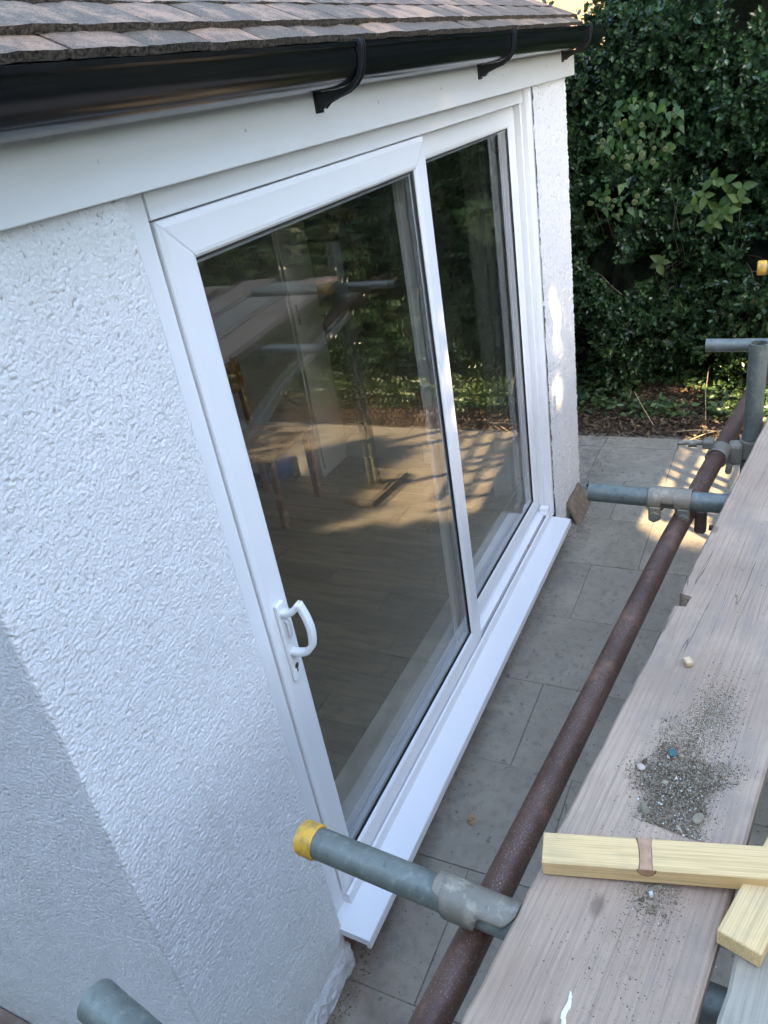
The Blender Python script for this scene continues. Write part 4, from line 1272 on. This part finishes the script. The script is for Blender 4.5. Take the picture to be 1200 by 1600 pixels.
# pale conduits under the platform, seen only in the glass
CREAM = m_plain('cream_conduit', (0.80, 0.76, 0.66), 0.4, 0, 0.1, 20)
for i, (dz, dy) in enumerate(((0.0, 0.0), (-0.062, -0.03))):
    pts = cat_rom([(1.10, -1.02 + dy, 0.72 + dz), (1.25, -1.01 + dy, 0.80 + dz), (1.42, -1.0 + dy, 0.872 + dz), (1.68, -1.02 + dy, 0.95 + dz), (1.95, -1.04 + dy, 1.0 + dz * .6), (2.6, -1.13 + dy, 1.03 + dz * .5), (2.9, -1.215 + dy * .3, 1.04 + dz * .5)], 8)
    tag(MB().tube(pts, 0.0135, 12).build('conduit', CREAM), ('upper' if i == 0 else 'lower') + ' cream plastic conduit slung beneath the platform boards', 'pipe')

# ------------------------------------------------------------------ vegetation
def leaves_mesh(name, tmplV, tmplF, pos, Xd, Zd, scale, rnd, mat, parent=None, curl=None):
    n = len(pos)
    Xd = Xd / np.linalg.norm(Xd, axis=1)[:, None]
    Zd = Zd - Xd * np.sum(Xd * Zd, 1)[:, None]
    Zd = Zd / (np.linalg.norm(Zd, axis=1)[:, None] + 1e-9)
    Yd = np.cross(Zd, Xd)
    T = np.asarray(tmplV, float)
    V = (T[None, :, 0, None] * Xd[:, None] + T[None, :, 1, None] * Yd[:, None] + T[None, :, 2, None] * Zd[:, None]) * scale[:, None, None] + pos[:, None]
    F = (np.asarray(tmplF)[None] + (np.arange(n) * len(T))[:, None, None]).reshape(-1, 3)
    me = bpy.data.meshes.new(name)
    fill(me, V.reshape(-1, 3), F, {'rnd': np.repeat(rnd, len(T))}, False)
    return link(name, me, mat, parent)
# spiny holly leaf
_mid = [(0, 0, 0), (.30, 0, -.03), (.54, 0, -.035), (.80, 0, -.02), (1.05, 0, .03)]
_sd = [(.13, .13, .02), (.20, .33, .10), (.31, .19, .02), (.43, .37, .08), (.55, .20, .01), (.69, .31, .09), (.80, .12, .01)]
HV = _mid + _sd + [(x, -y, z) for x, y, z in _sd]
def _side(o_):
    a = lambda k: o_ + k
    return [(0, 1, a(0)), (a(0), 1, a(2)), (a(0), a(2), a(1)), (1, 2, a(2)), (a(2), 2, a(4)), (a(2), a(4), a(3)), (2, 3, a(4)), (a(4), 3, a(6)), (a(4), a(6), a(5)), (3, 4, a(6))]
HF = _side(5) + [(a, c, b) for a, b, c in _side(12)]
# plain pointed leaf
OV = [(0, 0, 0), (.35, .26, .05), (.35, 0, -.03), (.35, -.26, .05), (.7, .2, .04), (.7, 0, -.03), (.7, -.2, .04), (1.05, 0, .02)]
OF = [(0, 2, 1), (0, 3, 2), (1, 2, 5), (1, 5, 4), (2, 3, 6), (2, 6, 5), (4, 5, 7), (5, 6, 7)]
def hedge_top(y):
    y = np.asarray(y, float)
    k = np.clip((0.10 - y) / 0.30, 0, 1); k = k * k * (3 - 2 * k)
    return 2.26 + 2.3 * k + 0.15 * (vnoise(y * 4, y * 0, 71) - .5)
def hedge_x(y, z):
    y = np.asarray(y, float); z = np.asarray(z, float)
    lum = fbm(y / 0.42 + 3, z / 0.42, 51, 3) - 0.5
    big = fbm(y / 1.3, z / 1.3, 57, 2) - 0.5
    foot = np.clip((0.42 - z) / 0.5, 0, 1)
    return 4.05 - 0.42 * lum - 0.25 * big + 0.35 * foot
def shoots(n, y0, y1, z0, z1, seed, per, tmpl, size, lean=0.0):
    r = np.random.RandomState(seed)
    y = r.uniform(y0, y1, n * 3); z = r.uniform(z0, z1, n * 3)
    keep = (z < hedge_top(y) + r.normal(size=n * 3) * 0.06) & (fbm(y / 0.22, z / 0.22, 91, 2) > 0.30 + 0.16 * r.rand(n * 3))
    y, z = y[keep][:n], z[keep][:n]; n = len(y)
    dep = r.rand(n) ** 1.5 * 0.34
    x = hedge_x(y, z) + dep
    ax = np.stack([-1.0 + 0.5 * r.normal(size=n), 0.65 * r.normal(size=n), 0.35 + 0.6 * r.normal(size=n)], 1)
    ax /= np.linalg.norm(ax, axis=1)[:, None]
    pos, X, Z, S, R = [], [], [], [], []
    t1 = np.cross(ax, np.array([0.3, 0.2, 1.0])); t1 /= np.linalg.norm(t1, axis=1)[:, None]
    t2 = np.cross(ax, t1)
    tone = r.rand(n)
    ph = r.rand(n) * 6.28
    for k in range(per):
        f = k / max(1, per - 1)
        a = ph + k * 2.4
        rad = t1 * np.cos(a)[:, None] + t2 * np.sin(a)[:, None]
        op = 0.95 - 0.75 * f
        pos.append(np.stack([x, y, z], 1) + ax * (0.15 * f - 0.05) + rad * 0.006)
        X.append(rad * op + ax * (1 - 0.45 * op) + r.normal(size=(n, 3)) * 0.18)
        Z.append(ax * 1.0 - rad * 0.25 + r.normal(size=(n, 3)) * 0.22)
        S.append(size * (1 - 0.35 * f) * (0.75 + 0.5 * r.rand(n)))
        R.append(np.clip(0.25 * tone + 0.35 * f * f + 0.3 * r.rand(n) + 0.15 * (r.rand(n) > 0.93), 0, 1))
    return [np.concatenate(q) for q in (pos, X, Z, S, R)]
HOLLY = m_leaf('holly_leaf', (0.011, 0.029, 0.011), (0.056, 0.112, 0.034), 0.27, trans=0.06, spec=0.5)
hedge = empty('holly_hedge', (4.4, 0, 0), 'tall dark green spiny holly hedge beyond the paving', 'hedge')
fh = leaves_mesh('foliage', HV, HF, *shoots(4600, -1.45, 0.75, 0.10, 2.75, 101, 10, 'h', 0.046), HOLLY, hedge)
fh['kind'] = 'stuff'
f2 = shoots(3400, -6.5, -1.45, 0.15, 4.2, 102, 7, 'h', 0.085); f3 = shoots(900, -1.45, 0.75, 2.7, 4.4, 103, 7, 'h', 0.085); f4 = shoots(700, 0.75, 3.6, 0.1, 2.3, 104, 7, 'h', 0.085)
fo = leaves_mesh('foliage', OV, OF, *[np.concatenate([a, b, c]) for a, b, c in zip(f2, f3, f4)], HOLLY, hedge)
fo['kind'] = 'stuff'
# uneven closed body behind the leaves, painted near black as the hedge's inner shade
CORE = m_plain('hedge_inner_shade', (0.016, 0.020, 0.012), 0.95, 0, 0.6, 14, 0.8, 0.03, 0.1)
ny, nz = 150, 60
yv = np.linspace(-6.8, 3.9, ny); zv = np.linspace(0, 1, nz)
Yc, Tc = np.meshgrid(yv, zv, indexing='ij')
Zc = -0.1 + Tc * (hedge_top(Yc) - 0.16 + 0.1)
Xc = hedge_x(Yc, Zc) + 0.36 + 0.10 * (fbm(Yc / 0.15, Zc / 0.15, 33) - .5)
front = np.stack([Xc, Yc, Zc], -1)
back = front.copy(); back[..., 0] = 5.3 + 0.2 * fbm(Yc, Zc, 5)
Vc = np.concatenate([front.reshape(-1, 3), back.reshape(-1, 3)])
mc = MB()
n0 = ny * nz
q = lambda i, j: i * nz + j
fc = []
for i in range(ny - 1):
    for j in range(nz - 1):
        fc.append((q(i, j), q(i, j + 1), q(i + 1, j + 1), q(i + 1, j)))
        fc.append((n0 + q(i, j), n0 + q(i + 1, j), n0 + q(i + 1, j + 1), n0 + q(i, j + 1)))
    fc.append((q(i, nz - 1), n0 + q(i, nz - 1), n0 + q(i + 1, nz - 1), q(i + 1, nz - 1)))
for j in range(nz - 1):
    fc.append((q(0, j), n0 + q(0, j), n0 + q(0, j + 1), q(0, j + 1)))
    fc.append((q(ny - 1, j), q(ny - 1, j + 1), n0 + q(ny - 1, j + 1), n0 + q(ny - 1, j)))
mc.add(Vc, fc, False)
mc.build('shade_core', CORE, hedge)
rb = random.Random(12)
br = MB()
for k in range(70):
    y = rb.uniform(-1.6, 0.9); z = rb.uniform(-0.05, 0.9)
    x = float(hedge_x(y, z)) + rb.uniform(0.02, 0.3)
    p = Vector((x, y, z)); d = Vector((rb.uniform(-.6, .1), rb.uniform(-1, 1), rb.uniform(-.2, 1))).normalized()
    pts = [p + d * (s * 0.09) + Vector((rb.uniform(-1, 1), rb.uniform(-1, 1), rb.uniform(-1, 1))) * 0.015 for s in range(4)]
    br.tube(pts, 0.003, 5, True, 0, [0.0035, 0.003, 0.0022, 0.001])
br.build('branches', TWIG, hedge)['kind'] = 'stuff'

# litter on the bank
LITV = [(0, 0, 0), (.3, .25, .12), (.7, .22, .05), (1, 0, .18), (.7, -.24, .1), (.3, -.22, .02), (.5, 0, -.05)]
LITF = [(0, 6, 1), (1, 6, 2), (2, 6, 3), (3, 6, 4), (4, 6, 5), (5, 6, 0)]
def litter(n, x0, x1, y0, y1, seed, size, powx=1.0):
    r = np.random.RandomState(seed)
    x = x0 + (x1 - x0) * r.rand(n) ** powx; y = r.uniform(y0, y1, n)
    z = bank_z(x, y) + 0.008 + 0.03 * r.rand(n)
    X = r.normal(size=(n, 3)); X[:, 2] *= 0.35
    Z = np.stack([0.5 * r.normal(size=n) - .3, 0.5 * r.normal(size=n), np.ones(n)], 1)
    return np.stack([x, y, z], 1), X, Z, size * (0.6 + 0.8 * r.rand(n)), r.rand(n)
DRY = m_leaf('dry_leaf', (0.06, 0.042, 0.028), (0.22, 0.16, 0.10), 0.75, trans=0.15, spec=0.2)
lo_ = leaves_mesh('leaf_litter', LITV, LITF, *[np.concatenate(q) for q in zip(litter(7000, 3.90, 4.55, -5.0, -1.2, 21, 0.036, 1.0), litter(9000, 3.90, 4.6, -1.2, 0.9, 22, 0.030, 1.0))], DRY)
tag(lo_, 'brown fallen leaves littering the strip of earth along patio edge', 'leaf litter', kind='stuff')
IVYG = m_leaf('ground_ivy_leaf', (0.025, 0.055, 0.022), (0.10, 0.16, 0.05), 0.4, trans=0.2)
r_ = np.random.RandomState(8)
n_ = 14000
xg = r_.uniform(4.05, 4.7, n_); yg = r_.uniform(-6.5, 0.8, n_)
keep = fbm(xg * 4, yg * 4, 12) > 0.42 - 0.25 * np.clip(-yg - 1.2, 0, 1)
xg, yg = xg[keep], yg[keep]; n_ = len(xg)
zg = bank_z(xg, yg) + 0.03 + (0.10 + 0.25 * np.clip(-yg - 1.2, 0, 1)) * r_.rand(n_)
Xg = r_.normal(size=(n_, 3)); Xg[:, 2] *= .4
Zg = np.stack([-.7 + .5 * r_.normal(size=n_), .5 * r_.normal(size=n_), np.ones(n_)], 1)
gi = leaves_mesh('ground_ivy', OV, OF, np.stack([xg, yg, zg], 1), Xg, Zg, 0.035 + 0.03 * r_.rand(n_), r_.rand(n_), IVYG)
tag(gi, 'low green ivy leaves creeping over the litter at hedge foot', 'ground ivy', kind='stuff')
# dry stems lying over the bank
for i, (a, b) in enumerate((((3.95, -0.30, -0.12), (4.15, -0.14, 0.04)), ((4.02, -0.62, -0.10), (4.3, -0.60, 0.16)), ((3.84, -0.52, GZ + 0.012), (3.99, -0.78, GZ + 0.05)), ((3.95, -0.45, GZ + 0.03), (3.93, -0.72, GZ + 0.05)))):
    a, b = Vector(a), Vector(b)
    lab = ('thin straw stem rising from the litter left of centre', 'thin dry stem upright among the ivy near the post', 'straw stem lying over the paving edge by the coupler', 'dry stalk lying along the litter edge before the hedge')[i]
    tag(MB().tube([a, (a + b) / 2 + Vector((0, .01, .012)), b], 0.003, 6).build('dry_stem', m_plain('straw', (0.38, 0.29, 0.17), 0.8)), lab, 'stem')
# weed at the pier foot
wd = empty('weed', (2.98, -0.03, GZ), 'small green weed growing at the foot of the pier', 'weed')
WEED = m_leaf_plain('weed_leaf', (0.05, 0.10, 0.025), (0.10, 0.17, 0.05))
for k in range(9):
    a = rb.uniform(0, 6.28); e = rb.uniform(0.2, 0.9); L = rb.uniform(0.035, 0.06)
    X = Vector((math.cos(a) * math.cos(e), -abs(math.sin(a)) * math.cos(e), math.sin(e))); Y = X.cross(Vector((0, 0, 1))).normalized(); Z = Y.cross(X)
    vs = [Vector((3.14, -0.035, GZ + 0.004)) + (X * v[0] + Y * v[1] * .7 + Z * v[2]) * L for v in OV]
    MB().add(vs, OF).build('leaf', WEED, wd)

# climbing plants on the hedge face: leaf by leaf
def leaf_obj(tmpl, faces, p, X, Zd, s, mat, parent, bend=0.0, name='leaf'):
    X = Vector(X).normalized(); Zd = Vector(Zd); Y = Zd.cross(X).normalized(); Z = X.cross(Y)
    vs = [Vector(p) + (X * v[0] + Y * v[1] + Z * (v[2] - bend * v[0] * v[0])) * s for v in tmpl]
    o = MB().add(vs, faces, True).build(name, mat, parent)
    return o
IVY_V = [(0, 0, 0), (.22, .36, .05), (.5, .27, .03), (.8, .12, .0), (1.08, 0, -.02), (.8, -.12, 0), (.5, -.27, .03), (.22, -.36, .05), (.25, 0, -.03), (.6, 0, -.03)]
IVY_F = [(0, 8, 1), (1, 8, 2), (8, 9, 2), (2, 9, 3), (3, 9, 4), (4, 9, 5), (5, 9, 6), (9, 8, 6), (6, 8, 7), (7, 8, 0)]
IVYM = m_leaf_plain('ivy_leaf', (0.012, 0.036, 0.008), (0.042, 0.092, 0.016), 0.5, 0.10)
UMB = m_plain('ivy_flower', (0.14, 0.165, 0.055), 0.8, 0, 0.3, 200, 0.5)
BRAM = m_leaf_plain('bramble_leaf', (0.026, 0.055, 0.010), (0.058, 0.100, 0.018), 0.6, 0.12)
BRAM2 = m_leaf_plain('sapling_leaf', (0.04, 0.065, 0.014), (0.062, 0.092, 0.026), 0.6, 0.12)
RND_V = [(0, 0, 0), (.16, .26, .07), (.45, .37, .10), (.78, .23, .07), (1.12, 0, -.05), (.78, -.23, .07), (.45, -.37, .10), (.16, -.26, .07), (.3, 0, -.05), (.65, 0, -.05)]
def umbel(p, r, parent):
    m = MB()
    for k in range(38):
        z = 1 - 2 * (k + .5) / 38; t = k * 2.4
        d = Vector((math.sqrt(1 - z * z) * math.cos(t), math.sqrt(1 - z * z) * math.sin(t), z))
        c = Vector(p) + d * r
        e = r * 0.27
        m.add([c + Vector((e, 0, 0)), c - Vector((e, 0, 0)), c + Vector((0, e, 0)), c - Vector((0, e, 0)), c + Vector((0, 0, e)), c - Vector((0, 0, e))],
              [(0, 2, 4), (2, 1, 4), (1, 3, 4), (3, 0, 4), (2, 0, 5), (1, 2, 5), (3, 1, 5), (0, 3, 5)], True)
    m.tube([p, Vector(p) + Vector((0.08, 0.01, -0.03))], 0.0015, 5)
    return m.build('flower_head', UMB, parent)
def climber(name, label, cat, cx, cy, cz, ry, rz, nl, nf, seed, tm, tf, size, mat, flower=True, droop=1.0):
    r = random.Random(seed)
    root = empty(name, (cx, cy, cz), label, cat)
    for k in range(nl):
        a, q = r.uniform(0, 6.28), math.sqrt(r.random())
        if tm is RND_V:
            if k % 3 == 0: hub = (a, q, r.uniform(0, 6.28))
            a, q = hub[0], hub[1]
        y, z = cy + ry * q * math.cos(a), cz + rz * q * math.sin(a)
        if tm is RND_V:
            t3 = hub[2] + (k % 3) * 2.1
            x = float(hedge_x(y, z)) - r.uniform(0.10, 0.15)
            leaf_obj(tm, tf, (x, y, z), (-0.25, math.cos(t3), math.sin(t3) - 0.25), (-1, r.uniform(-.5, .5), 0.45 + r.uniform(-.4, .4)), size * r.uniform(.8, 1.3), mat, root, r.uniform(0.0, 0.35))
            continue
        x = float(hedge_x(y, z)) - r.uniform(0.07, 0.16)
        X = (-0.35 + r.uniform(-.5, .5), r.uniform(-1, 1), -droop + r.uniform(-.5, .8))
        leaf_obj(tm, tf, (x, y, z), X, (-1, r.uniform(-1, 1), 0.55 + r.uniform(-.8, .8)), size * r.uniform(.6, 1.25), mat, root, r.uniform(0.0, 0.4))
    for k in range(nf):
        a, q = r.uniform(0, 6.28), math.sqrt(r.random())
        y, z = cy + ry * q * math.cos(a), cz + rz * q * math.sin(a)
        x = float(hedge_x(y, z)) - r.uniform(0.13, 0.19)
        umbel((x, y, z), r.uniform(0.009, 0.016), root)
    st = MB()
    for k in range(4):
        y, z = cy + r.uniform(-ry, ry), cz - rz * .6
        x = float(hedge_x(y, z)) - .06
        st.tube([(x + .12, y, z - .2), (x, y + .03, z), (x - .02, y + r.uniform(-.06, .06), z + rz)], 0.0016, 5)
    st.build('stem', TWIG, root)
    return root
climber('ivy', 'flowering ivy cluster with round yellow-green heads, upper part of hedge', 'ivy', 3.9, -0.20, 1.71, 0.22, 0.21, 120, 22, 5, IVY_V, IVY_F, 0.056, IVYM)
climber('ivy', 'smaller flowering ivy cluster lower left, beside the pale pier', 'ivy', 3.9, -0.10, 1.36, 0.17, 0.10, 42, 10, 6, IVY_V, IVY_F, 0.054, IVYM)
climber('bramble', 'pale round-leaved bramble spray hanging out of the hedge on right', 'bramble', 3.9, -0.60, 1.25, 0.24, 0.17, 42, 0, 9, RND_V, IVY_F, 0.056, BRAM, False, 0.3)
climber('sapling', 'two small sprigs of lobed pale leaves hanging mid hedge', 'sapling', 3.9, -0.36, 0.91, 0.08, 0.06, 6, 0, 14, RND_V, IVY_F, 0.058, BRAM2, False, 0.9)
# fallen leaf on the paving
OAKV = [(0, 0, 0), (.15, .08, .05), (.3, .3, .12), (.42, .12, .05), (.6, .36, .16), (.7, .12, .06), (.88, .2, .1), (1, 0, .12), (.86, -.22, .02), (.7, -.1, 0), (.58, -.36, .1), (.42, -.12, .03), (.28, -.28, .02), (.15, -.08, .02), (.5, 0, .02)]
OAKF = [(k, 14, (k + 1) % 14) for k in range(14)]
tag(leaf_obj(OAKV, OAKF, (0.585, -0.195, GZ + 0.003), (0.85, 0.5, 0), (0, 0, 1), 0.055, m_plain('fallen_leaf', (0.33, 0.20, 0.085), 0.7, 0, .3, 60), None, 0, 'fallen_leaf'), 'single curled tan oak leaf lying on the paving before the door', 'leaf')

# tree on the garden side whose crown shades the wall; its crown gaps are cut to place the sun patches
ce, se = math.cos(RAD(EL)), math.sin(RAD(EL))
def uw(x, y, z):
    t = SUN_H[0] * x + SUN_H[1] * y
    return SUN_H[1] * x - SUN_H[0] * y, z * ce + t * se
GAPS = [((2.76, 0, .95), .15, .22, .95), ((2.66, 0, .60), .13, .15, .95), ((2.62, 0, 1.15), .10, .10, .93),
        ((1.5, -.03, 2.08), .11, .08, .98), ((1.865, -.41, GZ), .10, .09, .97), ((1.36, .01, 1.25), .12, .30, .85), ((1.36, .01, .55), .12, .2, .90),
        ((2.4, -1.5, 1.21), .15, .14, .99), ((1.95, -1.35, 1.21), .14, .12, .99), ((2.9, -1.3, 1.21), .17, .13, .99)]
def crown(n, seed):
    r = np.random.RandomState(seed)
    u = r.uniform(-2.7, 4.7, n); w = r.uniform(-1.0, 4.8, n); t = r.uniform(-9.3, -7.3, n)
    top = 4.6 - 0.14 * (u - 0.8) ** 2 * 0.6 + 0.5 * (vnoise(u * 1.5, u * 0, 3) - .5)
    wob = 0.08 * (vnoise(u * 3, w * 3, 15) - .5)
    solid = (w < top) & ((w > 0.70 + wob * .4 + np.clip(u - 3.2, 0, 2) * 0.9) | (u < 2.36 + wob))
    # broken edge of the crown: dappled light on the near half of the patio
    dap = (u > 2.2) & (u < 2.85) & (w < 0.72)
    solid |= dap & (fbm(u * 3.2 + 1, w * 5.0, 44, 2) > 0.47 + 0.5 * np.clip((u - 2.55) / 0.4, 0, 1)) & (r.rand(n) < 0.8)
    dap2 = (u > 2.2) & (u < 3.9) & (w < 0.30) & (w > -0.6)
    solid |= dap2 & (fbm(u * 3.0 + 7, w * 4.2, 47, 3) > 0.40 + 0.4 * np.clip((w - 0.16) / 0.14, 0, 1)) & (r.rand(n) < 0.75)
    for (p, a, b, dens) in GAPS:
        gu, gw = uw(*p)
        q2 = ((u - gu) / a) ** 2 + ((w - gw) / b) ** 2
        solid &= r.rand(n) > dens * np.exp(-q2 * q2)
    u, w, t = u[solid], w[solid], t[solid]
    n = len(u)
    x = SUN_H[0] * t + SUN_H[1] * u; y = SUN_H[1] * t - SUN_H[0] * u; z = (w - t * se) / ce
    Z = np.array([-SUN_H[0] * ce, -SUN_H[1] * ce, se])[None] + r.normal(size=(n, 3)) * 0.35
    return np.stack([x, y, z], 1), r.normal(size=(n, 3)), Z, 0.11 + 0.06 * r.rand(n), r.rand(n)
tree = empty('tree', (-4.0, -7.0, GZ - 0.05), 'broad garden tree standing behind the viewer and shading the wall', 'tree')
fo = leaves_mesh('crown', OV, OF, *crown(115000, 31), m_leaf('tree_leaf', (0.03, 0.06, 0.02), (0.08, 0.13, 0.04), 0.45, trans=0.05), tree)
fo['kind'] = 'stuff'
tk_ = MB()
tb = Vector((-3.9, -7.1, GZ - 0.05))
tk_.tube([tb, tb + Vector((0, 0, .3)), tb + Vector((.1, 0, 2)), tb + Vector((0, .1, 4)), tb + Vector((.1, 0, 6.5))], 0.2, 14, True, 0, [.32, .24, .2, .15, .06])
for k in range(9):
    a = k * 2.4; z0 = 2.6 + k * 0.42
    s0 = tb + Vector((.06, .03, z0)); e0 = s0 + Vector((math.cos(a) * 1.6, math.sin(a) * 1.0, 1.1))
    tk_.tube([s0, (s0 + e0) / 2 + Vector((0, 0, .12)), e0], 0.05, 8, True, 0, [.07, .045, .015])
tk_.build('trunk', BARK, tree)

# hedges and conifers added outside the frame to block low sky; reflections catch them
def green_wall(name, label, cat, path, h, thick, n, seed, size=0.11):
    root = empty(name, (path[0][0], path[0][1], GZ - 0.05), label, cat)
    Pn = np.array(path, float)
    seg = np.linalg.norm(np.diff(Pn, axis=0), axis=1); L = np.concatenate([[0], np.cumsum(seg)])
    r = np.random.RandomState(seed)
    s = r.uniform(0, L[-1], n); side = np.where(r.rand(n) < 0.42, -1, np.where(r.rand(n) < 0.7, 1, 0))
    px = np.interp(s, L, Pn[:, 0]); py = np.interp(s, L, Pn[:, 1])
    k = np.clip(np.searchsorted(L, s) - 1, 0, len(seg) - 1)
    d = (np.diff(Pn, axis=0) / seg[:, None])[k]
    hh = np.interp(s, L, np.array(h, float)) + 0.5 * (fbm(s * 0.9, s * 0, seed) - .5)
    zf = np.where(side == 0, 1.0, r.rand(n))
    off = np.where(side == 0, r.uniform(-1, 1, n), side) * thick * (0.92 + 0.35 * (fbm(s * 1.4, zf * hh * 1.4, seed + 2) - .5) - 0.25 * zf ** 4)
    nx_, ny_ = d[:, 1], -d[:, 0]
    x = px + nx_ * off; y = py + ny_ * off; z = GZ + zf * hh
    nn = np.stack([nx_ * np.sign(off), ny_ * np.sign(off), np.where(side == 0, 1.5, 0.3)], 1)
    o = leaves_mesh('foliage', OV, OF, np.stack([x, y, z], 1) + nn * r.uniform(-.12, .08, (n, 1)), r.normal(size=(n, 3)), nn + r.normal(size=(n, 3)) * .6, size * (0.7 + 0.6 * r.rand(n)), r.rand(n), HOLLY, root)
    o['kind'] = 'stuff'
    m = MB(); N = 40
    sv = np.linspace(0, L[-1], N); rows = []
    for q in sv:
        cx, cy = np.interp(q, L, Pn[:, 0]), np.interp(q, L, Pn[:, 1])
        kk = min(max(int(np.searchsorted(L, q)) - 1, 0), len(seg) - 1); dd = (Pn[kk + 1] - Pn[kk]) / seg[kk]
        H = float(np.interp(q, L, h)) * .93; t_ = thick * .8
        for a, z_ in ((t_, GZ - .05), (t_, GZ + H * .7), (t_ * .6, GZ + H), (-t_ * .6, GZ + H), (-t_, GZ + H * .7), (-t_, GZ - .05)):
            rows.append((cx + dd[1] * a, cy - dd[0] * a, z_))
    m.add(rows, [(i * 6 + j, i * 6 + (j + 1) % 6, i * 6 + 6 + (j + 1) % 6, i * 6 + 6 + j) for i in range(N - 1) for j in range(6)] + [tuple(range(6)), tuple(reversed(range((N - 1) * 6, N * 6)))])
    m.build('shade_core', CORE, root)  # near-black core painted as the shade between the leaves
    return root
green_wall('sky_block_hedge', 'long dense hedge added behind the viewer to block the low sky', 'hedge', [(-9, -7.2), (-2.6, -7.2), (3.6, -7.2)], [4.2, 3.6, 2.3], 0.6, 9000, 81)
green_wall('side_shade_hedge', 'tall conifer hedge added left of the house to darken its side wall', 'hedge', [(-4.6, -3.2), (-4.5, 1.5), (-4.3, 6.5)], [4.5, 4.85, 4.85], 0.6, 9000, 82)
green_wall('sky_block_conifers', 'row of tall conifers added at the garden corner to block the sky', 'tree', [(2.2, -8.6), (5.6, -8.2), (8.5, -6.5)], [6.5, 7.5, 7.5], 0.9, 9000, 83, 0.15)

# slatted timber panel on the garden side of the scaffold: throws the barred light on the paving
pn = empty('shadow_panel', (2.05, -2.6, GZ), 'made-up slatted panel on posts, added to bar the sunlight on paving', 'panel')
def back_trace(x, y, s):
    return Vector((x - SUN_H[0] * s, y - SUN_H[1] * s, GZ + math.tan(RAD(EL)) * s))
S_ = 2.4
base = back_trace(3.7, -0.60, S_)
pdir = Vector((1, -0.10, 0)).normalized()
def pan_pt(gx, gy):          # point of the panel plane that shades the ground at gx,gy
    lo, hi = 0.2, 6.0
    nrm = Vector((-pdir.y, pdir.x, 0))
    s = (Vector((gx, gy, GZ)) - base).dot(nrm) / (Vector((SUN_H[0], SUN_H[1], 0)).dot(nrm))
    return back_trace(gx, gy, s)
def pan_board(name, gx0, gx1, ga, gb):
    za, zb = pan_pt(3.7, ga).z, pan_pt(3.7, gb).z
    c0, c1 = pan_pt(gx0, (ga + gb) / 2), pan_pt(gx1, (ga + gb) / 2)
    o = MB().box((0, 0, 0), ((c1 - c0).length, 0.012, abs(za - zb)), None, 0.002).build(name, BOARD_GREY)
    o.location = ((c0.x + c1.x) / 2, (c0.y + c1.y) / 2 - 0.015, (za + zb) / 2); o.rotation_euler = (0, 0, math.atan2(pdir.y, pdir.x))
    attach(o, pn)
pan_board('top_board', 2.30, 4.35, -0.16, -0.475)  # solid board added to keep the paving by the wall in shade
for ga, gb in ((-0.560, -0.622), (-0.700, -0.758), (-0.835, -0.88)):
    pan_board('slat', 2.76, 4.30, ga, gb)
zlo, zhi = pan_pt(3.7, -0.87).z, pan_pt(3.7, -0.47).z
for gx in (4.17, 3.95, 3.725, 3.50, 3.27, 3.05, 2.82):
    c = pan_pt(gx, -0.6)
    o = MB().box((0, 0, 0), (0.046, 0.012, zhi - zlo + 0.02), None, 0.002).build('batten', BOARD_GREY, None)
    o.location = (c.x, c.y, (zlo + zhi) / 2); o.rotation_euler = (0, 0, math.atan2(pdir.y, pdir.x))
    attach(o, pn)
for gx in (4.3, 2.33):
    c = pan_pt(gx, -0.55)
    MB().box2((c.x - .02, c.y - .06, GZ + 0.0), (c.x + .02, c.y - .022, zhi + 0.02), 0.003).build('post', BOARD_GREY, pn)

# neighbouring house far beyond the hedge, its sunlit gable showing through the hedge top
nh = empty('neighbour_house', (11, 3, GZ), 'sunlit cream rendered house glimpsed over the hedge', 'house')
MB().box2((10.0, -1.0, GZ - 0.05), (16.0, 7.0, 4.6)).build('wall', m_plain('cream_render', (0.34, 0.235, 0.125), 0.85, 0, 0.08, 3), nh)
MB().add([(9.7, -1.3, 4.6), (16.3, -1.3, 4.6), (16.3, 7.3, 4.6), (9.7, 7.3, 4.6), (9.7, 3, 7.4), (16.3, 3, 7.4)], [(0, 1, 5, 4), (2, 3, 4, 5), (0, 4, 3), (1, 2, 5), (0, 3, 2, 1)]).build('roof', TILE, nh)
wn = MB().box2((9.97, 3.4, 1.4), (10.02, 4.8, 2.7)).build('window', UPVC, nh)
MB().box2((9.955, 3.47, 1.47), (9.968, 4.07, 2.63)).box2((9.955, 4.13, 1.47), (9.968, 4.73, 2.63)).build('pane', m_plain('dark_pane', (0.02, 0.025, 0.03), 0.1), wn)

# ------------------------------------------------------------------ grit in the paving corners and small litter near the pier
V, F, A = stones(900, lambda r, n: np.stack([2.55 + 0.45 * r.rand(n), -0.02 - 0.14 * r.rand(n) ** 2, np.full(n, GZ + 0.002)], 1), lambda r, n: 0.001 + 0.003 * r.rand(n) ** 3, 61)
V2, F2, A2_ = stones(1400, lambda r, n: np.stack([-0.5 + 3.2 * r.rand(n), -0.04 - 0.55 * r.rand(n), np.full(n, GZ + 0.001)], 1), lambda r, n: 0.0006 + 0.0022 * r.rand(n) ** 5, 62)
V3, F3, A3 = stones(700, lambda r, n: np.stack([-0.5 + 0.56 * r.rand(n), -0.02 - 0.05 * r.rand(n) ** 2, np.full(n, GZ + 0.002)], 1), lambda r, n: 0.001 + 0.0035 * r.rand(n) ** 3, 63)
V, F, A = join_np([(V, F, A * .8), (V2, F2, A2_), (V3, F3, A3 * .75)])
me = bpy.data.meshes.new('loose_grit'); fill(me, V, F, {'rnd': A})
tag(link('loose_grit', me, GRIT), 'scattered crumbs of mortar and dirt on the paving', 'grit', kind='stuff')
